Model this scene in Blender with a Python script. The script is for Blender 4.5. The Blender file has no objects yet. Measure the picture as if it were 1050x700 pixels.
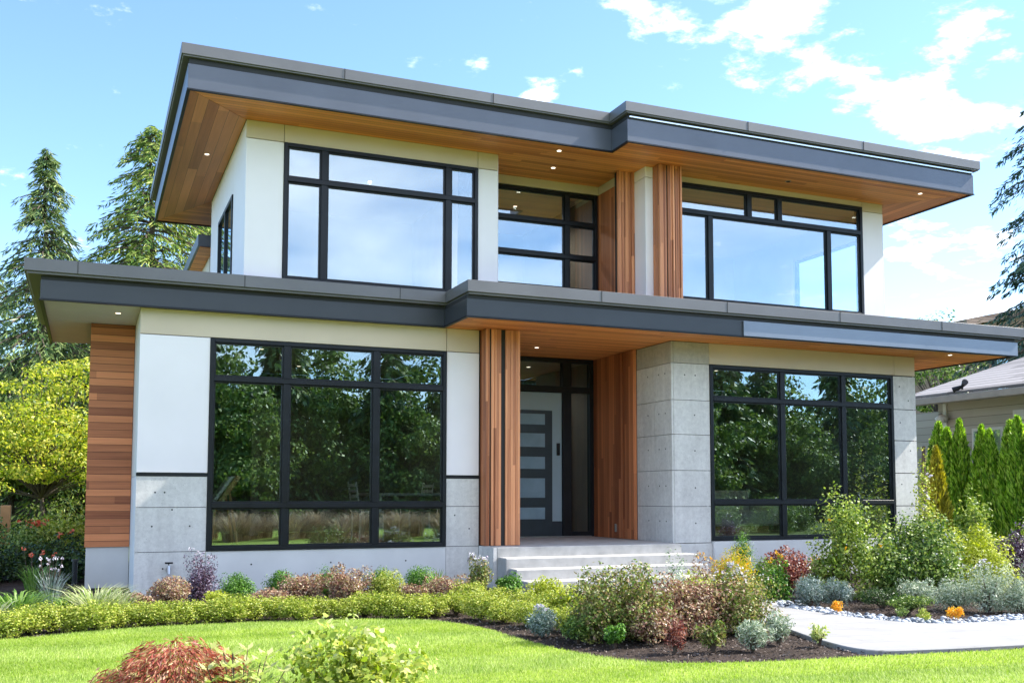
import bpy, bmesh, math, random
import numpy as np
from mathutils import Vector, Matrix

sc = bpy.context.scene
COL = sc.collection
R = math.radians
G = 1.32                      # camera height: heights below are given relative to the camera, ground at -1.32

# ------------------------------------------------------------------ camera
yaw, pitch, roll = R(22.697), R(4.146), R(0.068)
fw = Vector((math.sin(yaw)*math.cos(pitch), math.cos(yaw)*math.cos(pitch), math.sin(pitch)))
rt = Vector((math.cos(yaw), -math.sin(yaw), 0)); up = rt.cross(fw)
r2 = rt*math.cos(roll)+up*math.sin(roll); u2 = up*math.cos(roll)-rt*math.sin(roll)
cam = bpy.data.cameras.new('camera'); camo = bpy.data.objects.new('camera', cam); COL.objects.link(camo)
M = Matrix((r2, u2, -fw)).transposed().to_4x4(); M.translation = Vector((0, 0, G)); camo.matrix_world = M
cam.sensor_width = 36; cam.lens = 1038.19/1050*36; cam.shift_y = (432.04-350)/1050
cam.clip_end = 2000; cam.clip_start = 0.05
sc.camera = camo

# ------------------------------------------------------------------ world and sun
SUN = Vector((6.6, -1.0, 6.0)).normalized()
el = math.asin(SUN.z); rot = math.atan2(SUN.x, SUN.y)
w = bpy.data.worlds.new('World'); sc.world = w; w.use_nodes = True
nt = w.node_tree; N = nt.nodes; L = nt.links; N.clear()
def nd(t, **k):
    n = N.new(t)
    for a, b in k.items(): setattr(n, a, b)
    return n
out = nd('ShaderNodeOutputWorld'); bg = nd('ShaderNodeBackground'); bg.inputs[1].default_value = 0.135
sky = nd('ShaderNodeTexSky', sky_type='NISHITA'); sky.sun_disc = False
sky.sun_elevation = el; sky.sun_rotation = rot; sky.air_density = 0.85; sky.dust_density = 0.15; sky.ozone_density = 1.2; sky.altitude = 900
tc = nd('ShaderNodeTexCoord')
def wm(op, a, b=None, c=None, clamp=False):
    n = nd('ShaderNodeMath', operation=op); n.use_clamp = clamp
    for i, v in enumerate((a, b, c)):
        if v is None: continue
        if isinstance(v, (int, float)): n.inputs[i].default_value = v
        else: L.new(v, n.inputs[i])
    return n.outputs[0]
sep = nd('ShaderNodeSeparateXYZ'); L.new(tc.outputs['Generated'], sep.inputs[0])
zc = wm('MAXIMUM', wm('ADD', sep.outputs[2], 0.12), 0.03)
cmb = nd('ShaderNodeCombineXYZ'); L.new(wm('DIVIDE', sep.outputs[0], zc), cmb.inputs[0]); L.new(wm('DIVIDE', sep.outputs[1], zc), cmb.inputs[1])
nz = nd('ShaderNodeTexNoise'); nz.inputs['Scale'].default_value = 5.5; nz.inputs['Detail'].default_value = 9; nz.inputs['Roughness'].default_value = 0.62
nz.inputs['Distortion'].default_value = 0.12
L.new(cmb.outputs[0], nz.inputs['Vector'])
def dirpx(x, y):              # direction in the world of a bank of cloud
    return (fw + r2*((x-525)/1038.19) - u2*((y-432.04)/1038.19)).normalized()
bias = None
for (d, rad, s) in [(dirpx(740, 20), .07, .13), (dirpx(895, 80), .075, .135), (dirpx(1035, 100), .06, .10), (dirpx(800, 30), .05, .10), (dirpx(940, 235), .035, .15),
                    (dirpx(1000, 300), .07, .1), (dirpx(492, 70), .02, .15), (dirpx(553, 97), .02, .14), (dirpx(585, 68), .02, .14), (dirpx(960, 130), .05, .12), (dirpx(655, 10), .03, .13)]:
    vm = nd('ShaderNodeVectorMath', operation='DISTANCE'); L.new(tc.outputs['Generated'], vm.inputs[0]); vm.inputs[1].default_value = d
    mr = nd('ShaderNodeMapRange', interpolation_type='SMOOTHSTEP'); L.new(vm.outputs['Value'], mr.inputs[0])
    mr.inputs[1].default_value = rad*1.5; mr.inputs[2].default_value = rad*.1; mr.inputs[3].default_value = 0; mr.inputs[4].default_value = s
    bias = mr.outputs[0] if bias is None else wm('ADD', bias, mr.outputs[0])
cl = nd('ShaderNodeMapRange', interpolation_type='SMOOTHSTEP'); L.new(wm('ADD', nz.outputs[0], bias), cl.inputs[0])
cl.inputs[1].default_value = 0.60; cl.inputs[2].default_value = 0.82; cl.inputs[3].default_value = 0; cl.inputs[4].default_value = 0.9
tint = nd('ShaderNodeMix', data_type='RGBA', blend_type='MULTIPLY'); tint.inputs[0].default_value = 1
L.new(sky.outputs[0], tint.inputs[6]); tint.inputs[7].default_value = (0.96, 1.08, 1.15, 1)
fill_veil = None                   # thin high cloud added on the street side, brightened to fill the shaded front
for (d, rad, s_) in [(Vector((.1, -.8, .7)).normalized(), 1.05, .5), (Vector((-.6, -.7, .3)).normalized(), .7, .25)]:
    vm = nd('ShaderNodeVectorMath', operation='DISTANCE'); L.new(tc.outputs['Generated'], vm.inputs[0]); vm.inputs[1].default_value = d
    mr = nd('ShaderNodeMapRange', interpolation_type='SMOOTHSTEP'); L.new(vm.outputs['Value'], mr.inputs[0])
    mr.inputs[1].default_value = rad; mr.inputs[2].default_value = rad*.1; mr.inputs[3].default_value = 0; mr.inputs[4].default_value = s_
    fill_veil = mr.outputs[0] if fill_veil is None else wm('MAXIMUM', fill_veil, mr.outputs[0])
nz2 = nd('ShaderNodeTexNoise'); nz2.inputs['Scale'].default_value = 1.9; nz2.inputs['Detail'].default_value = 5; L.new(cmb.outputs[0], nz2.inputs['Vector'])
fill_veil = wm('MULTIPLY', fill_veil, wm('MAXIMUM', wm('ADD', wm('MULTIPLY', nz2.outputs[0], 4.2), -1.15), .1))
allc = wm('MAXIMUM', cl.outputs[0], fill_veil, None, True)
mx = nd('ShaderNodeMix', data_type='RGBA'); L.new(allc, mx.inputs[0]); L.new(tint.outputs[2], mx.inputs[6]); mx.inputs[7].default_value = (9.6, 9.6, 9.7, 1)
L.new(mx.outputs[2], bg.inputs[0]); L.new(bg.outputs[0], out.inputs[0])
w.cycles.sampling_method = 'MANUAL'; w.cycles.sample_map_resolution = 512

sl = bpy.data.lights.new('sun', 'SUN'); sl.energy = 4.2; sl.angle = R(0.5); sl.color = (1, .95, .86)
so = bpy.data.objects.new('sun', sl); COL.objects.link(so); so.rotation_euler = SUN.to_track_quat('Z', 'Y').to_euler(); so.location = (30, -5, 30)
sc.view_settings.view_transform = 'Standard'; sc.view_settings.look = 'None'; sc.view_settings.exposure = 1.45; sc.view_settings.gamma = 1
sc.render.engine = 'CYCLES'
sc.cycles.max_bounces = 8; sc.cycles.transparent_max_bounces = 12; sc.cycles.caustics_reflective = False; sc.cycles.caustics_refractive = False

# ------------------------------------------------------------------ materials
def newmat(name):
    m = bpy.data.materials.new(name); m.use_nodes = True
    return m, m.node_tree.nodes, m.node_tree.links, m.node_tree.nodes['Principled BSDF']
def ramp(n, l, src, stops):
    r = n.new('ShaderNodeValToRGB'); e = r.color_ramp.elements
    while len(e) < len(stops): e.new(.5)
    for k, (p, c) in enumerate(stops): e[k].position = p; e[k].color = (*c, 1)
    l.new(src, r.inputs[0]); return r.outputs[0]
def noise(n, l, scale, detail=4, rough=.55, vec=None, mapping=None):
    t = n.new('ShaderNodeTexCoord'); z = n.new('ShaderNodeTexNoise'); z.inputs['Scale'].default_value = scale
    z.inputs['Detail'].default_value = detail; z.inputs['Roughness'].default_value = rough
    src = vec or t.outputs['Object']
    if mapping:
        mp = n.new('ShaderNodeMapping'); mp.inputs['Scale'].default_value = mapping; l.new(src, mp.inputs[0]); src = mp.outputs[0]
    l.new(src, z.inputs['Vector']); return z.outputs[0]
def bump(n, l, b, h, strength, dist=.01):
    k = n.new('ShaderNodeBump'); k.inputs['Strength'].default_value = strength; k.inputs['Distance'].default_value = dist
    l.new(h, k.inputs['Height']); l.new(k.outputs[0], b.inputs['Normal'])
def mth(n, l, op, a, b=None, c=None):
    k = n.new('ShaderNodeMath'); k.operation = op
    for i, v in enumerate((a, b, c)):
        if v is None: continue
        if isinstance(v, (int, float)): k.inputs[i].default_value = v
        else: l.new(v, k.inputs[i])
    return k.outputs[0]

def plain(name, col, rough=.5, metal=0, var=.06, scale=3, bmp=0, spec=.5, bscale=60):
    m, n, l, b = newmat(name); b.inputs['Roughness'].default_value = rough; b.inputs['Metallic'].default_value = metal
    b.inputs['Specular IOR Level'].default_value = spec
    f = noise(n, l, scale, 5)
    c0 = tuple(max(0, x*(1-var*2)) for x in col); c1 = tuple(min(1, x*(1+var*2)) for x in col)
    l.new(ramp(n, l, f, [(.3, c0), (.7, c1)]), b.inputs['Base Color'])
    if bmp: bump(n, l, b, noise(n, l, bscale, 4), bmp, .005)
    return m
def emis(name, col, s):
    m, n, l, b = newmat(name); b.inputs['Base Color'].default_value = (*col, 1)
    b.inputs['Emission Color'].default_value = (*col, 1); b.inputs['Emission Strength'].default_value = s; return m

def wood(name, across, width, dark, light, grain_axis, groove=.05, rough=.5):
    """boards: 'across' is the index of the axis that counts boards, grain_axis runs along them"""
    m, n, l, b = newmat(name); b.inputs['Roughness'].default_value = rough
    t = n.new('ShaderNodeTexCoord'); s = n.new('ShaderNodeSeparateXYZ'); l.new(t.outputs['Object'], s.inputs[0])
    q = mth(n, l, 'DIVIDE', s.outputs[across], width)
    fl = mth(n, l, 'FLOOR', q); fr = mth(n, l, 'FRACT', q)
    # boards butt end to end every few metres
    wn0 = n.new('ShaderNodeTexWhiteNoise'); wn0.noise_dimensions = '1D'; l.new(fl, wn0.inputs['W'])
    seg = mth(n, l, 'FLOOR', mth(n, l, 'ADD', mth(n, l, 'DIVIDE', s.outputs[grain_axis], 3.1), mth(n, l, 'MULTIPLY', wn0.outputs['Value'], 5.0)))
    cb = n.new('ShaderNodeCombineXYZ'); l.new(fl, cb.inputs[0]); l.new(seg, cb.inputs[1])
    wn = n.new('ShaderNodeTexWhiteNoise'); wn.noise_dimensions = '2D'; l.new(cb.outputs[0], wn.inputs['Vector'])
    sc3 = [38.0, 38.0, 38.0]; sc3[grain_axis] = 1.3
    g1 = noise(n, l, 1.0, 6, .65, mapping=tuple(sc3))
    sc4 = [9.0, 9.0, 9.0]; sc4[grain_axis] = .5
    g2 = noise(n, l, 1.0, 3, .5, mapping=tuple(sc4))
    v = mth(n, l, 'ADD', mth(n, l, 'MULTIPLY', wn.outputs['Value'], .6), mth(n, l, 'ADD', mth(n, l, 'MULTIPLY', g1, .55), mth(n, l, 'MULTIPLY', g2, .25)))
    c = ramp(n, l, mth(n, l, 'MULTIPLY', v, .72), [(.22, dark), (.72, light)])
    edge = mth(n, l, 'LESS_THAN', fr, groove)
    mixn = n.new('ShaderNodeMix'); mixn.data_type = 'RGBA'; l.new(mth(n, l, 'MULTIPLY', edge, .8), mixn.inputs[0]); l.new(c, mixn.inputs[6]); mixn.inputs[7].default_value = (*[x*.18 for x in dark], 1)
    l.new(mixn.outputs[2], b.inputs['Base Color'])
    h = mth(n, l, 'SUBTRACT', mth(n, l, 'MULTIPLY', g1, .15), edge)
    bump(n, l, b, h, .5, .006)
    return m

def concrete(name, c0, c1, rough=.8):
    m, n, l, b = newmat(name); b.inputs['Roughness'].default_value = rough; b.inputs['Specular IOR Level'].default_value = .3
    a = noise(n, l, 1.6, 6, .6); d = noise(n, l, 14, 5, .7); e = noise(n, l, 70, 3, .6)
    st = noise(n, l, 1.0, 4, .6, mapping=(7, 7, .6))      # water streaks
    v = mth(n, l, 'ADD', mth(n, l, 'MULTIPLY', mth(n, l, 'ADD', a, st), .25), mth(n, l, 'ADD', mth(n, l, 'MULTIPLY', d, .35), mth(n, l, 'MULTIPLY', e, .15)))
    c = ramp(n, l, v, [(.38, c0), (.6, c1)])
    # small dark air holes
    t = n.new('ShaderNodeTexCoord'); vo = n.new('ShaderNodeTexVoronoi'); vo.inputs['Scale'].default_value = 24; l.new(t.outputs['Object'], vo.inputs['Vector'])
    pit = mth(n, l, 'MULTIPLY', mth(n, l, 'LESS_THAN', vo.outputs['Distance'], .10), mth(n, l, 'GREATER_THAN', noise(n, l, 5, 2), .52))
    mixn = n.new('ShaderNodeMix'); mixn.data_type = 'RGBA'; l.new(mth(n, l, 'MULTIPLY', pit, .55), mixn.inputs[0]); l.new(c, mixn.inputs[6]); mixn.inputs[7].default_value = (.1, .1, .1, 1)
    l.new(mixn.outputs[2], b.inputs['Base Color'])
    bump(n, l, b, mth(n, l, 'SUBTRACT', v, pit), .25, .006)
    return m

def glass(name, refl, tintc=(1, 1, 1), rough=0.0):
    m, n, l, b = newmat(name); n.remove(b)
    o = n['Material Output']; tr = n.new('ShaderNodeBsdfTransparent'); tr.inputs[0].default_value = (*tintc, 1)
    gl = n.new('ShaderNodeBsdfGlossy'); gl.inputs['Roughness'].default_value = rough; gl.inputs['Color'].default_value = (.78, .93, 1, 1)
    ge = n.new('ShaderNodeNewGeometry'); dp = n.new('ShaderNodeVectorMath'); dp.operation = 'DOT_PRODUCT'
    l.new(ge.outputs['Incoming'], dp.inputs[0]); l.new(ge.outputs['Normal'], dp.inputs[1])
    sch = mth(n, l, 'POWER', mth(n, l, 'SUBTRACT', 1.0, mth(n, l, 'ABSOLUTE', dp.outputs['Value'])), 4.0)
    f = mth(n, l, 'MINIMUM', mth(n, l, 'ADD', mth(n, l, 'MULTIPLY', sch, .8), refl), .95)
    nzz = noise(n, l, .9, 1); k = n.new('ShaderNodeBump'); k.inputs['Strength'].default_value = .06; k.inputs['Distance'].default_value = .02
    l.new(nzz, k.inputs['Height']); l.new(k.outputs[0], gl.inputs['Normal'])
    mi = n.new('ShaderNodeMixShader'); l.new(f, mi.inputs[0]); l.new(tr.outputs[0], mi.inputs[1]); l.new(gl.outputs[0], mi.inputs[2]); l.new(mi.outputs[0], o.inputs[0])
    return m

def leafmat(name, cols, trans=.35, rough=.45, spec=.4):
    m, n, l, b = newmat(name); o = n['Material Output']
    ge = n.new('ShaderNodeNewGeometry')
    k = len(cols); c = ramp(n, l, ge.outputs['Random Per Island'], [((i+.5)/k, cc) for i, cc in enumerate(cols)])
    b.inputs['Roughness'].default_value = rough; b.inputs['Specular IOR Level'].default_value = spec; l.new(c, b.inputs['Base Color'])
    tl = n.new('ShaderNodeBsdfTranslucent')
    hs = n.new('ShaderNodeHueSaturation'); hs.inputs['Value'].default_value = 1.25; hs.inputs['Saturation'].default_value = 1.1; l.new(c, hs.inputs['Color']); l.new(hs.outputs[0], tl.inputs[0])
    mi = n.new('ShaderNodeMixShader'); mi.inputs[0].default_value = trans; l.new(b.outputs[0], mi.inputs[1]); l.new(tl.outputs[0], mi.inputs[2]); l.new(mi.outputs[0], o.inputs[0])
    return m

MT = {}
MT['white'] = plain('white_panel', (.88, .83, .86), .6, var=.022, scale=.8, bmp=.08, bscale=110)
MT['band'] = plain('beige_panel', (.64, .53, .40), .6, var=.02, scale=1.5, bmp=.03)
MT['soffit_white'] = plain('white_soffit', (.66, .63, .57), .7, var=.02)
MT['black'] = plain('black_frame', (.008, .010, .014), .42, var=.2, spec=.35)
MT['cap'] = plain('grey_metal_cap', (.155, .15, .155), .42, .3, var=.05, scale=1.2)
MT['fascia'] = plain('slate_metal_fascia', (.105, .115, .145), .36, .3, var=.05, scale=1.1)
MT['fascia_shaded'] = plain('shaded_slate_fascia', (.048, .053, .063), .4, .2, var=.05, scale=1.1)  # shade on the lower fascia, painted in as a darker slate
MT['flash'] = plain('bright_flashing', (.7, .75, .8), .25, .8, var=.02)
MT['dark'] = plain('dark_gap', (.02, .02, .022), .7)
MT['conc'] = concrete('cast_concrete', (.52, .50, .49), (.74, .72, .70))
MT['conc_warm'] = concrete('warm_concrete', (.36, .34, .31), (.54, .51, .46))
MT['conc_smooth'] = plain('smooth_concrete', (.68, .67, .67), .75, var=.03, scale=2, bmp=.05)
MT['porch'] = plain('porch_concrete', (.42, .41, .40), .8, var=.09, scale=5, bmp=.1)
WD, WL = (.17, .055, .016), (.60, .25, .085)
MT['soffit_x'] = wood('cedar_soffit_along_front', 1, .085, (.58, .16, .04), (1.0, .40, .12), 0, .06)
MT['soffit_y'] = wood('cedar_soffit_along_side', 0, .15, (.44, .15, .06), (.85, .34, .14), 1, .03)
MT['siding_h'] = wood('cedar_siding_level', 2, .1075, (.24, .065, .025), (.80, .29, .12), 0, .07)
MT['siding_v'] = wood('cedar_boards_upright', 0, .045, (.28, .08, .03), (.85, .36, .17), 2, .0)
MT['siding_vy'] = wood('cedar_boards_upright_side', 1, .075, (.24, .07, .028), (.66, .24, .10), 2, .05)
MT['door_blue'] = plain('pale_blue_door', (.36, .48, .56), .35, var=.02)
MT['door_dark'] = plain('navy_door', (.03, .045, .06), .3, var=.1)
MT['lite'] = plain('frosted_lite', (.27, .4, .5), .12, var=.05, scale=4)
MT['glass_up'] = glass('upper_glass', .23)
MT['glass_low'] = glass('lower_glass', .21, (.85, .9, .88))
MT['glass_mid'] = glass('entry_glass', .08, (.8, .85, .85))
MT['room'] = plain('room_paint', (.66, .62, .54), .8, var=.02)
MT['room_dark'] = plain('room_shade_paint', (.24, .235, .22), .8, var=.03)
MT['floor'] = wood('oak_floor', 1, .14, (.2, .12, .07), (.38, .25, .15), 0, .02)
MT['lamp'] = emis('warm_lamp', (1, .86, .66), 1.0)
MT['lamp_rim'] = plain('lamp_rim', (.45, .33, .25), .4)
MT['metal'] = plain('brushed_steel', (.5, .5, .5), .3, .9)

# ------------------------------------------------------------------ mesh helpers
def boxes(name, mat, lst, parent, bevel=0):
    for a in lst: MB().box(*a).build(name, mat, parent, bevel)
class MB:
    """collects shapes for ONE mesh object; heights are relative to the camera"""
    def __init__(s): s.bm = bmesh.new(); s.mi = 0
    def _f(s, vs):
        try:
            f = s.bm.faces.new(vs); f.material_index = s.mi; return f
        except ValueError: return None
    def box(s, x0, x1, y0, y1, z0, z1):
        v = [s.bm.verts.new((x, y, z+G)) for z in (z0, z1) for y in (y0, y1) for x in (x0, x1)]
        for q in ((0, 2, 3, 1), (4, 5, 7, 6), (0, 1, 5, 4), (2, 6, 7, 3), (0, 4, 6, 2), (1, 3, 7, 5)): s._f([v[i] for i in q])
        return s
    def prism(s, pts, z0, z1):
        a = sum(pts[i][0]*pts[(i+1) % len(pts)][1]-pts[(i+1) % len(pts)][0]*pts[i][1] for i in range(len(pts)))
        if a < 0: pts = pts[::-1]
        lo = [s.bm.verts.new((x, y, z0+G)) for x, y in pts]; hi = [s.bm.verts.new((x, y, z1+G)) for x, y in pts]
        s._f(lo[::-1]); s._f(hi); n = len(pts)
        for i in range(n): s._f([lo[i], lo[(i+1) % n], hi[(i+1) % n], hi[i]])
        return s
    def hull(s, verts, faces):
        v = [s.bm.verts.new((x, y, z+G)) for x, y, z in verts]
        for f in faces: s._f([v[i] for i in f])
        return s
    def tube(s, pts, rads, n=8, cap=True):
        rings = []
        for i, p in enumerate(pts):
            p = Vector(p); d = (Vector(pts[min(i+1, len(pts)-1)])-Vector(pts[max(i-1, 0)])).normalized()
            a = d.orthogonal().normalized() if i == 0 else (s._a-d*s._a.dot(d)).normalized(); s._a = a; b = d.cross(a)
            rings.append([s.bm.verts.new(p+Vector((0, 0, G))+(a*math.cos(t)+b*math.sin(t))*rads[i]) for t in [2*math.pi*k/n for k in range(n)]])
        for i in range(len(rings)-1):
            for k in range(n): s._f([rings[i][k], rings[i][(k+1) % n], rings[i+1][(k+1) % n], rings[i+1][k]])
        if cap: s._f(rings[0][::-1]); s._f(rings[-1])
        return s
    def build(s, name, mats, parent=None, bevel=0, smooth=False):
        me = bpy.data.meshes.new(name); bmesh.ops.recalc_face_normals(s.bm, faces=s.bm.faces[:]); s.bm.to_mesh(me); s.bm.free()
        for m in (mats if isinstance(mats, (list, tuple)) else [mats]): me.materials.append(m)
        if smooth:
            for p in me.polygons: p.use_smooth = True
        o = bpy.data.objects.new(name, me); COL.objects.link(o)
        if parent is not None: o.parent = parent; o.matrix_parent_inverse = Matrix() if parent.name in LOCAL else parent.matrix_basis.inverted()
        if bevel:
            b = o.modifiers.new('bevel', 'BEVEL'); b.width = bevel; b.segments = 1; b.limit_method = 'ANGLE'
        return o
LOCAL = set()                 # things whose parts are modelled round their own base
def local(t): LOCAL.add(t.name); return t
def tag(o, label=None, cat=None, group=None, kind=None):
    if label: o['label'] = label
    if cat: o['category'] = cat
    if group: o['group'] = group
    if kind: o['kind'] = kind
    return o
def thing(name, label, cat, loc=(0, 0, 0), rz=0, group=None, s=1):
    o = bpy.data.objects.new(name, None); COL.objects.link(o); o.location = loc; o.rotation_euler = (0, 0, rz); o.scale = (s, s, s)
    o.empty_display_size = .2
    return tag(o, label, cat, group)
def box(name, mat, parent, *a, bevel=0): return MB().box(*a).build(name, mat, parent, bevel)
def copy_tree(o, loc, rz=0, s=1, label=None, group=None):
    c = o.copy(); COL.objects.link(c); c.location = loc; c.rotation_euler = (0, 0, rz); c.scale = (s, s, s) if not isinstance(s, tuple) else s
    if label: c['label'] = label
    if group: c['group'] = group
    for ch in o.children:
        d = ch.copy(); COL.objects.link(d); d.parent = c
        for g in ch.children:
            e = g.copy(); COL.objects.link(e); e.parent = d
    return c
def px2g(x, y, z=-G):          # where the line of sight of a spot on the photograph meets the ground
    d = fw + r2*((x-525)/1038.19) - u2*((y-432.04)/1038.19)
    t = z/d.z; return (d.x*t, d.y*t)
def px2y(x, y, Y):
    d = fw + r2*((x-525)/1038.19) - u2*((y-432.04)/1038.19); t = Y/d.y
    return d.x*t, d.z*t

# ------------------------------------------------------------------ the house
H = thing('modern_house', 'two storey modern house with flat slate roofs, cedar soffits and black framed windows', 'house', (7, 14, 0))

def window(x0, x1, z0, z1, Y, rows, gm, name='window', fr=.055, d=.10):
    """rows from the top: (z_low, z_high, [upright centres])"""
    f = MB(); f.box(x0, x0+fr, Y, Y+d, z0, z1); f.box(x1-fr, x1, Y, Y+d, z0, z1)
    f.box(x0+fr, x1-fr, Y+.001, Y+d-.001, z0, z0+fr); f.box(x0+fr, x1-fr, Y+.001, Y+d-.001, z1-fr, z1)
    wo = f.build(name, MT['black'], H, .004)
    for i, (za, zb, ups) in enumerate(rows):
        if i: box('transom', MT['black'], wo, x0+fr, x1-fr, Y-.006, Y+d-.02, zb-.035, zb+.035, bevel=.004)
        for u in ups: box('mullion', MT['black'], wo, u-.045, u+.045, Y+.003, Y+d-.02, max(za, z0+fr-.035)+.035 if i < len(rows)-1 else z0+fr, zb-.035 if i else z1-fr, bevel=.004)
        xs = [x0+fr] + [v for u in ups for v in (u-.045, u+.045)] + [x1-fr]
        zl = za+.035 if i < len(rows)-1 else z0+fr; zh = zb-.035 if i else z1-fr
        for k in range(0, len(xs), 2):
            a, b2 = xs[k], xs[k+1]; t = .022
            s = MB()
            s.box(a, a+t, Y+.03, Y+.07, zl, zh).box(b2-t, b2, Y+.03, Y+.07, zl, zh).box(a+t, b2-t, Y+.031, Y+.069, zl, zl+t).box(a+t, b2-t, Y+.031, Y+.069, zh-t, zh)
            s.build('sash', MT['black'], wo)
            box('pane', gm, wo, a+t-.004, b2-t+.004, Y+.052, Y+.056, zl+t-.004, zh-t+.004)
    return wo

YA, YB, YU = 14.28, 14.01, 14.09
g = .004
# lower left wing ------------------------------------------------
box('wall_core', MT['dark'], H, .60, 1.49, YA+.03, YA+.2, -1.5, 2.49)
box('wall_core', MT['dark'], H, 4.92, 5.7, YA+.03, YA+.2, -1.5, 2.49)
box('wall_core', MT['dark'], H, 1.49, 4.92, YA+.03, YA+.2, 2.16, 2.49)
boxes('wall_panel', MT['white'], [(.59, 1.495, YA, YA+.03, .295, 2.14), (4.915, 5.43, YA, YA+.03, .295, 2.14)], H, .003)
boxes('header_panel', MT['band'], [(.59, 4.905, YA, YA+.03, 2.15, 2.495), (4.913, 5.43, YA, YA+.03, 2.15, 2.495)], H, .003)
box('metal_strip', MT['black'], H, .585, 1.495, YA-.01, YA+.02, .25, .288); box('metal_strip', MT['black'], H, 4.915, 5.43, YA-.01, YA+.02, .25, .288)
for a, b in ((.59, 1.493), (4.917, 5.43)):
    p = MB(); p.box(a, b, YA, YA+.03, -.165, .243).box(a, b, YA, YA+.03, -.755, -.173).box(a, b, YA, YA+.03, -1.5, -.763)
    p.mi = 1
    for q, z in ((.83, .03), (.95, .03), (.8, -.42), (1.28, -.42), (1.05, -.2), (5.05, -.3), (5.28, -.5), (.95, -.98), (1.3, -1.0)):
        if a < q < b: p.tube([(q, YA-.001, z), (q, YA+.01, z)], [.012, .012], 8)
    p.build('concrete_panel', [MT['conc'], MT['dark']], H)
p = MB().box(1.499, 4.911, YA, YA+.03, -1.5, -.763); p.mi = 1
for a in (2.1, 3.2, 4.3): p.tube([(a, YA-.001, -.95), (a, YA+.01, -.95)], [.012, .012], 8)
p.build('plinth', [MT['conc_smooth'], MT['dark']], H)
window(1.50, 4.91, -.76, 2.14, YA-.02, [(1.585, 2.14, [2.54, 3.83]), (-.145, 1.585, [2.54, 3.83]), (-.76, -.145, [2.54, 3.83])], MT['glass_low'])
# left return and cedar side wall
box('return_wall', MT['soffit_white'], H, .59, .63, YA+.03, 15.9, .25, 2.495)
box('return_wall', MT['conc_smooth'], H, .59, .63, YA+.03, 15.9, -1.5, .246)
box('cedar_side_wall', MT['siding_h'], H, -.02, .585, 15.9, 22.0, -.755, 2.495)
box('side_plinth', MT['conc_smooth'], H, 0.0, .585, 15.93, 22.0, -1.5, -.76)
# lower right wing -------------------------------------------------
p = MB()
zs = [2.495, 2.14, 1.54, .98, .40, -.18, -.765]
cw = MB()
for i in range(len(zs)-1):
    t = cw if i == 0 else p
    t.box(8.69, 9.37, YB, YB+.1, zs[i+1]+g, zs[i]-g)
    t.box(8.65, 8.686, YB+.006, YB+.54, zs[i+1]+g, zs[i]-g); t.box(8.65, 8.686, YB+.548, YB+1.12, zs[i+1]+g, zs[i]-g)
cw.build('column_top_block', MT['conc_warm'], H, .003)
p.mi = 1
for z in (1.95, 1.3, .72, .12, -.45):
    for a in (8.9, 9.1) if z > 1.5 else (9.08,): p.tube([(a, YB-.001, z), (a, YB+.01, z)], [.013, .013], 8)
    for y in (YB+.2, YB+.4, YB+.75): p.tube([(8.649, y, z+.03), (8.66, y, z+.03)], [.013, .013], 8)
p.build('concrete_column', [MT['conc'], MT['dark']], H)
box('column_core', MT['dark'], H, 8.687, 9.365, YB+.1, YB+1.12, -.76, 2.49)
p = MB().box(8.69, 9.385, YB-.01, YB+.12, -1.5, -.772); p.build('column_plinth', MT['conc'], H)
box('wall_core', MT['dark'], H, 13.26, 13.74, YB+.03, YB+.2, -1.5, 2.49); box('wall_core', MT['dark'], H, 9.37, 13.26, YB+.03, YB+.2, 2.16, 2.49)
boxes('header_panel', MT['band'], [(9.375, 13.29, YB, YB+.03, 2.15, 2.495), (13.298, 13.77, YB, YB+.03, 2.15, 2.495)], H, .003)
p = MB()
for i in range(1, len(zs)-1): p.box(13.25, 13.77, YB, YB+.03, zs[i+1]+g, zs[i]-g-.005)
p.box(13.25, 13.77, YB, YB+.03, -1.5, -.772)
p.mi = 1
for a, z in ((13.4, 1.95), (13.6, 1.7), (13.4, 1.3), (13.62, .8), (13.4, .2), (13.6, -.4)): p.tube([(a, YB-.001, z), (a, YB+.01, z)], [.013, .013], 8)
p.build('concrete_pier', [MT['conc'], MT['dark']], H)
box('side_wall', MT['conc'], H, 13.74, 13.77, YB+.03, 19.9, -1.5, 2.495)
window(9.38, 13.245, -.74, 2.14, YB-.02, [(1.58, 2.14, [10.83, 12.13]), (-.115, 1.58, [10.83, 12.13]), (-.74, -.115, [10.83])], MT['glass_low'])
box('plinth', MT['conc_smooth'], H, 9.39, 13.245, YB-.06, YB+.1, -1.5, -.745)
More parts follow.
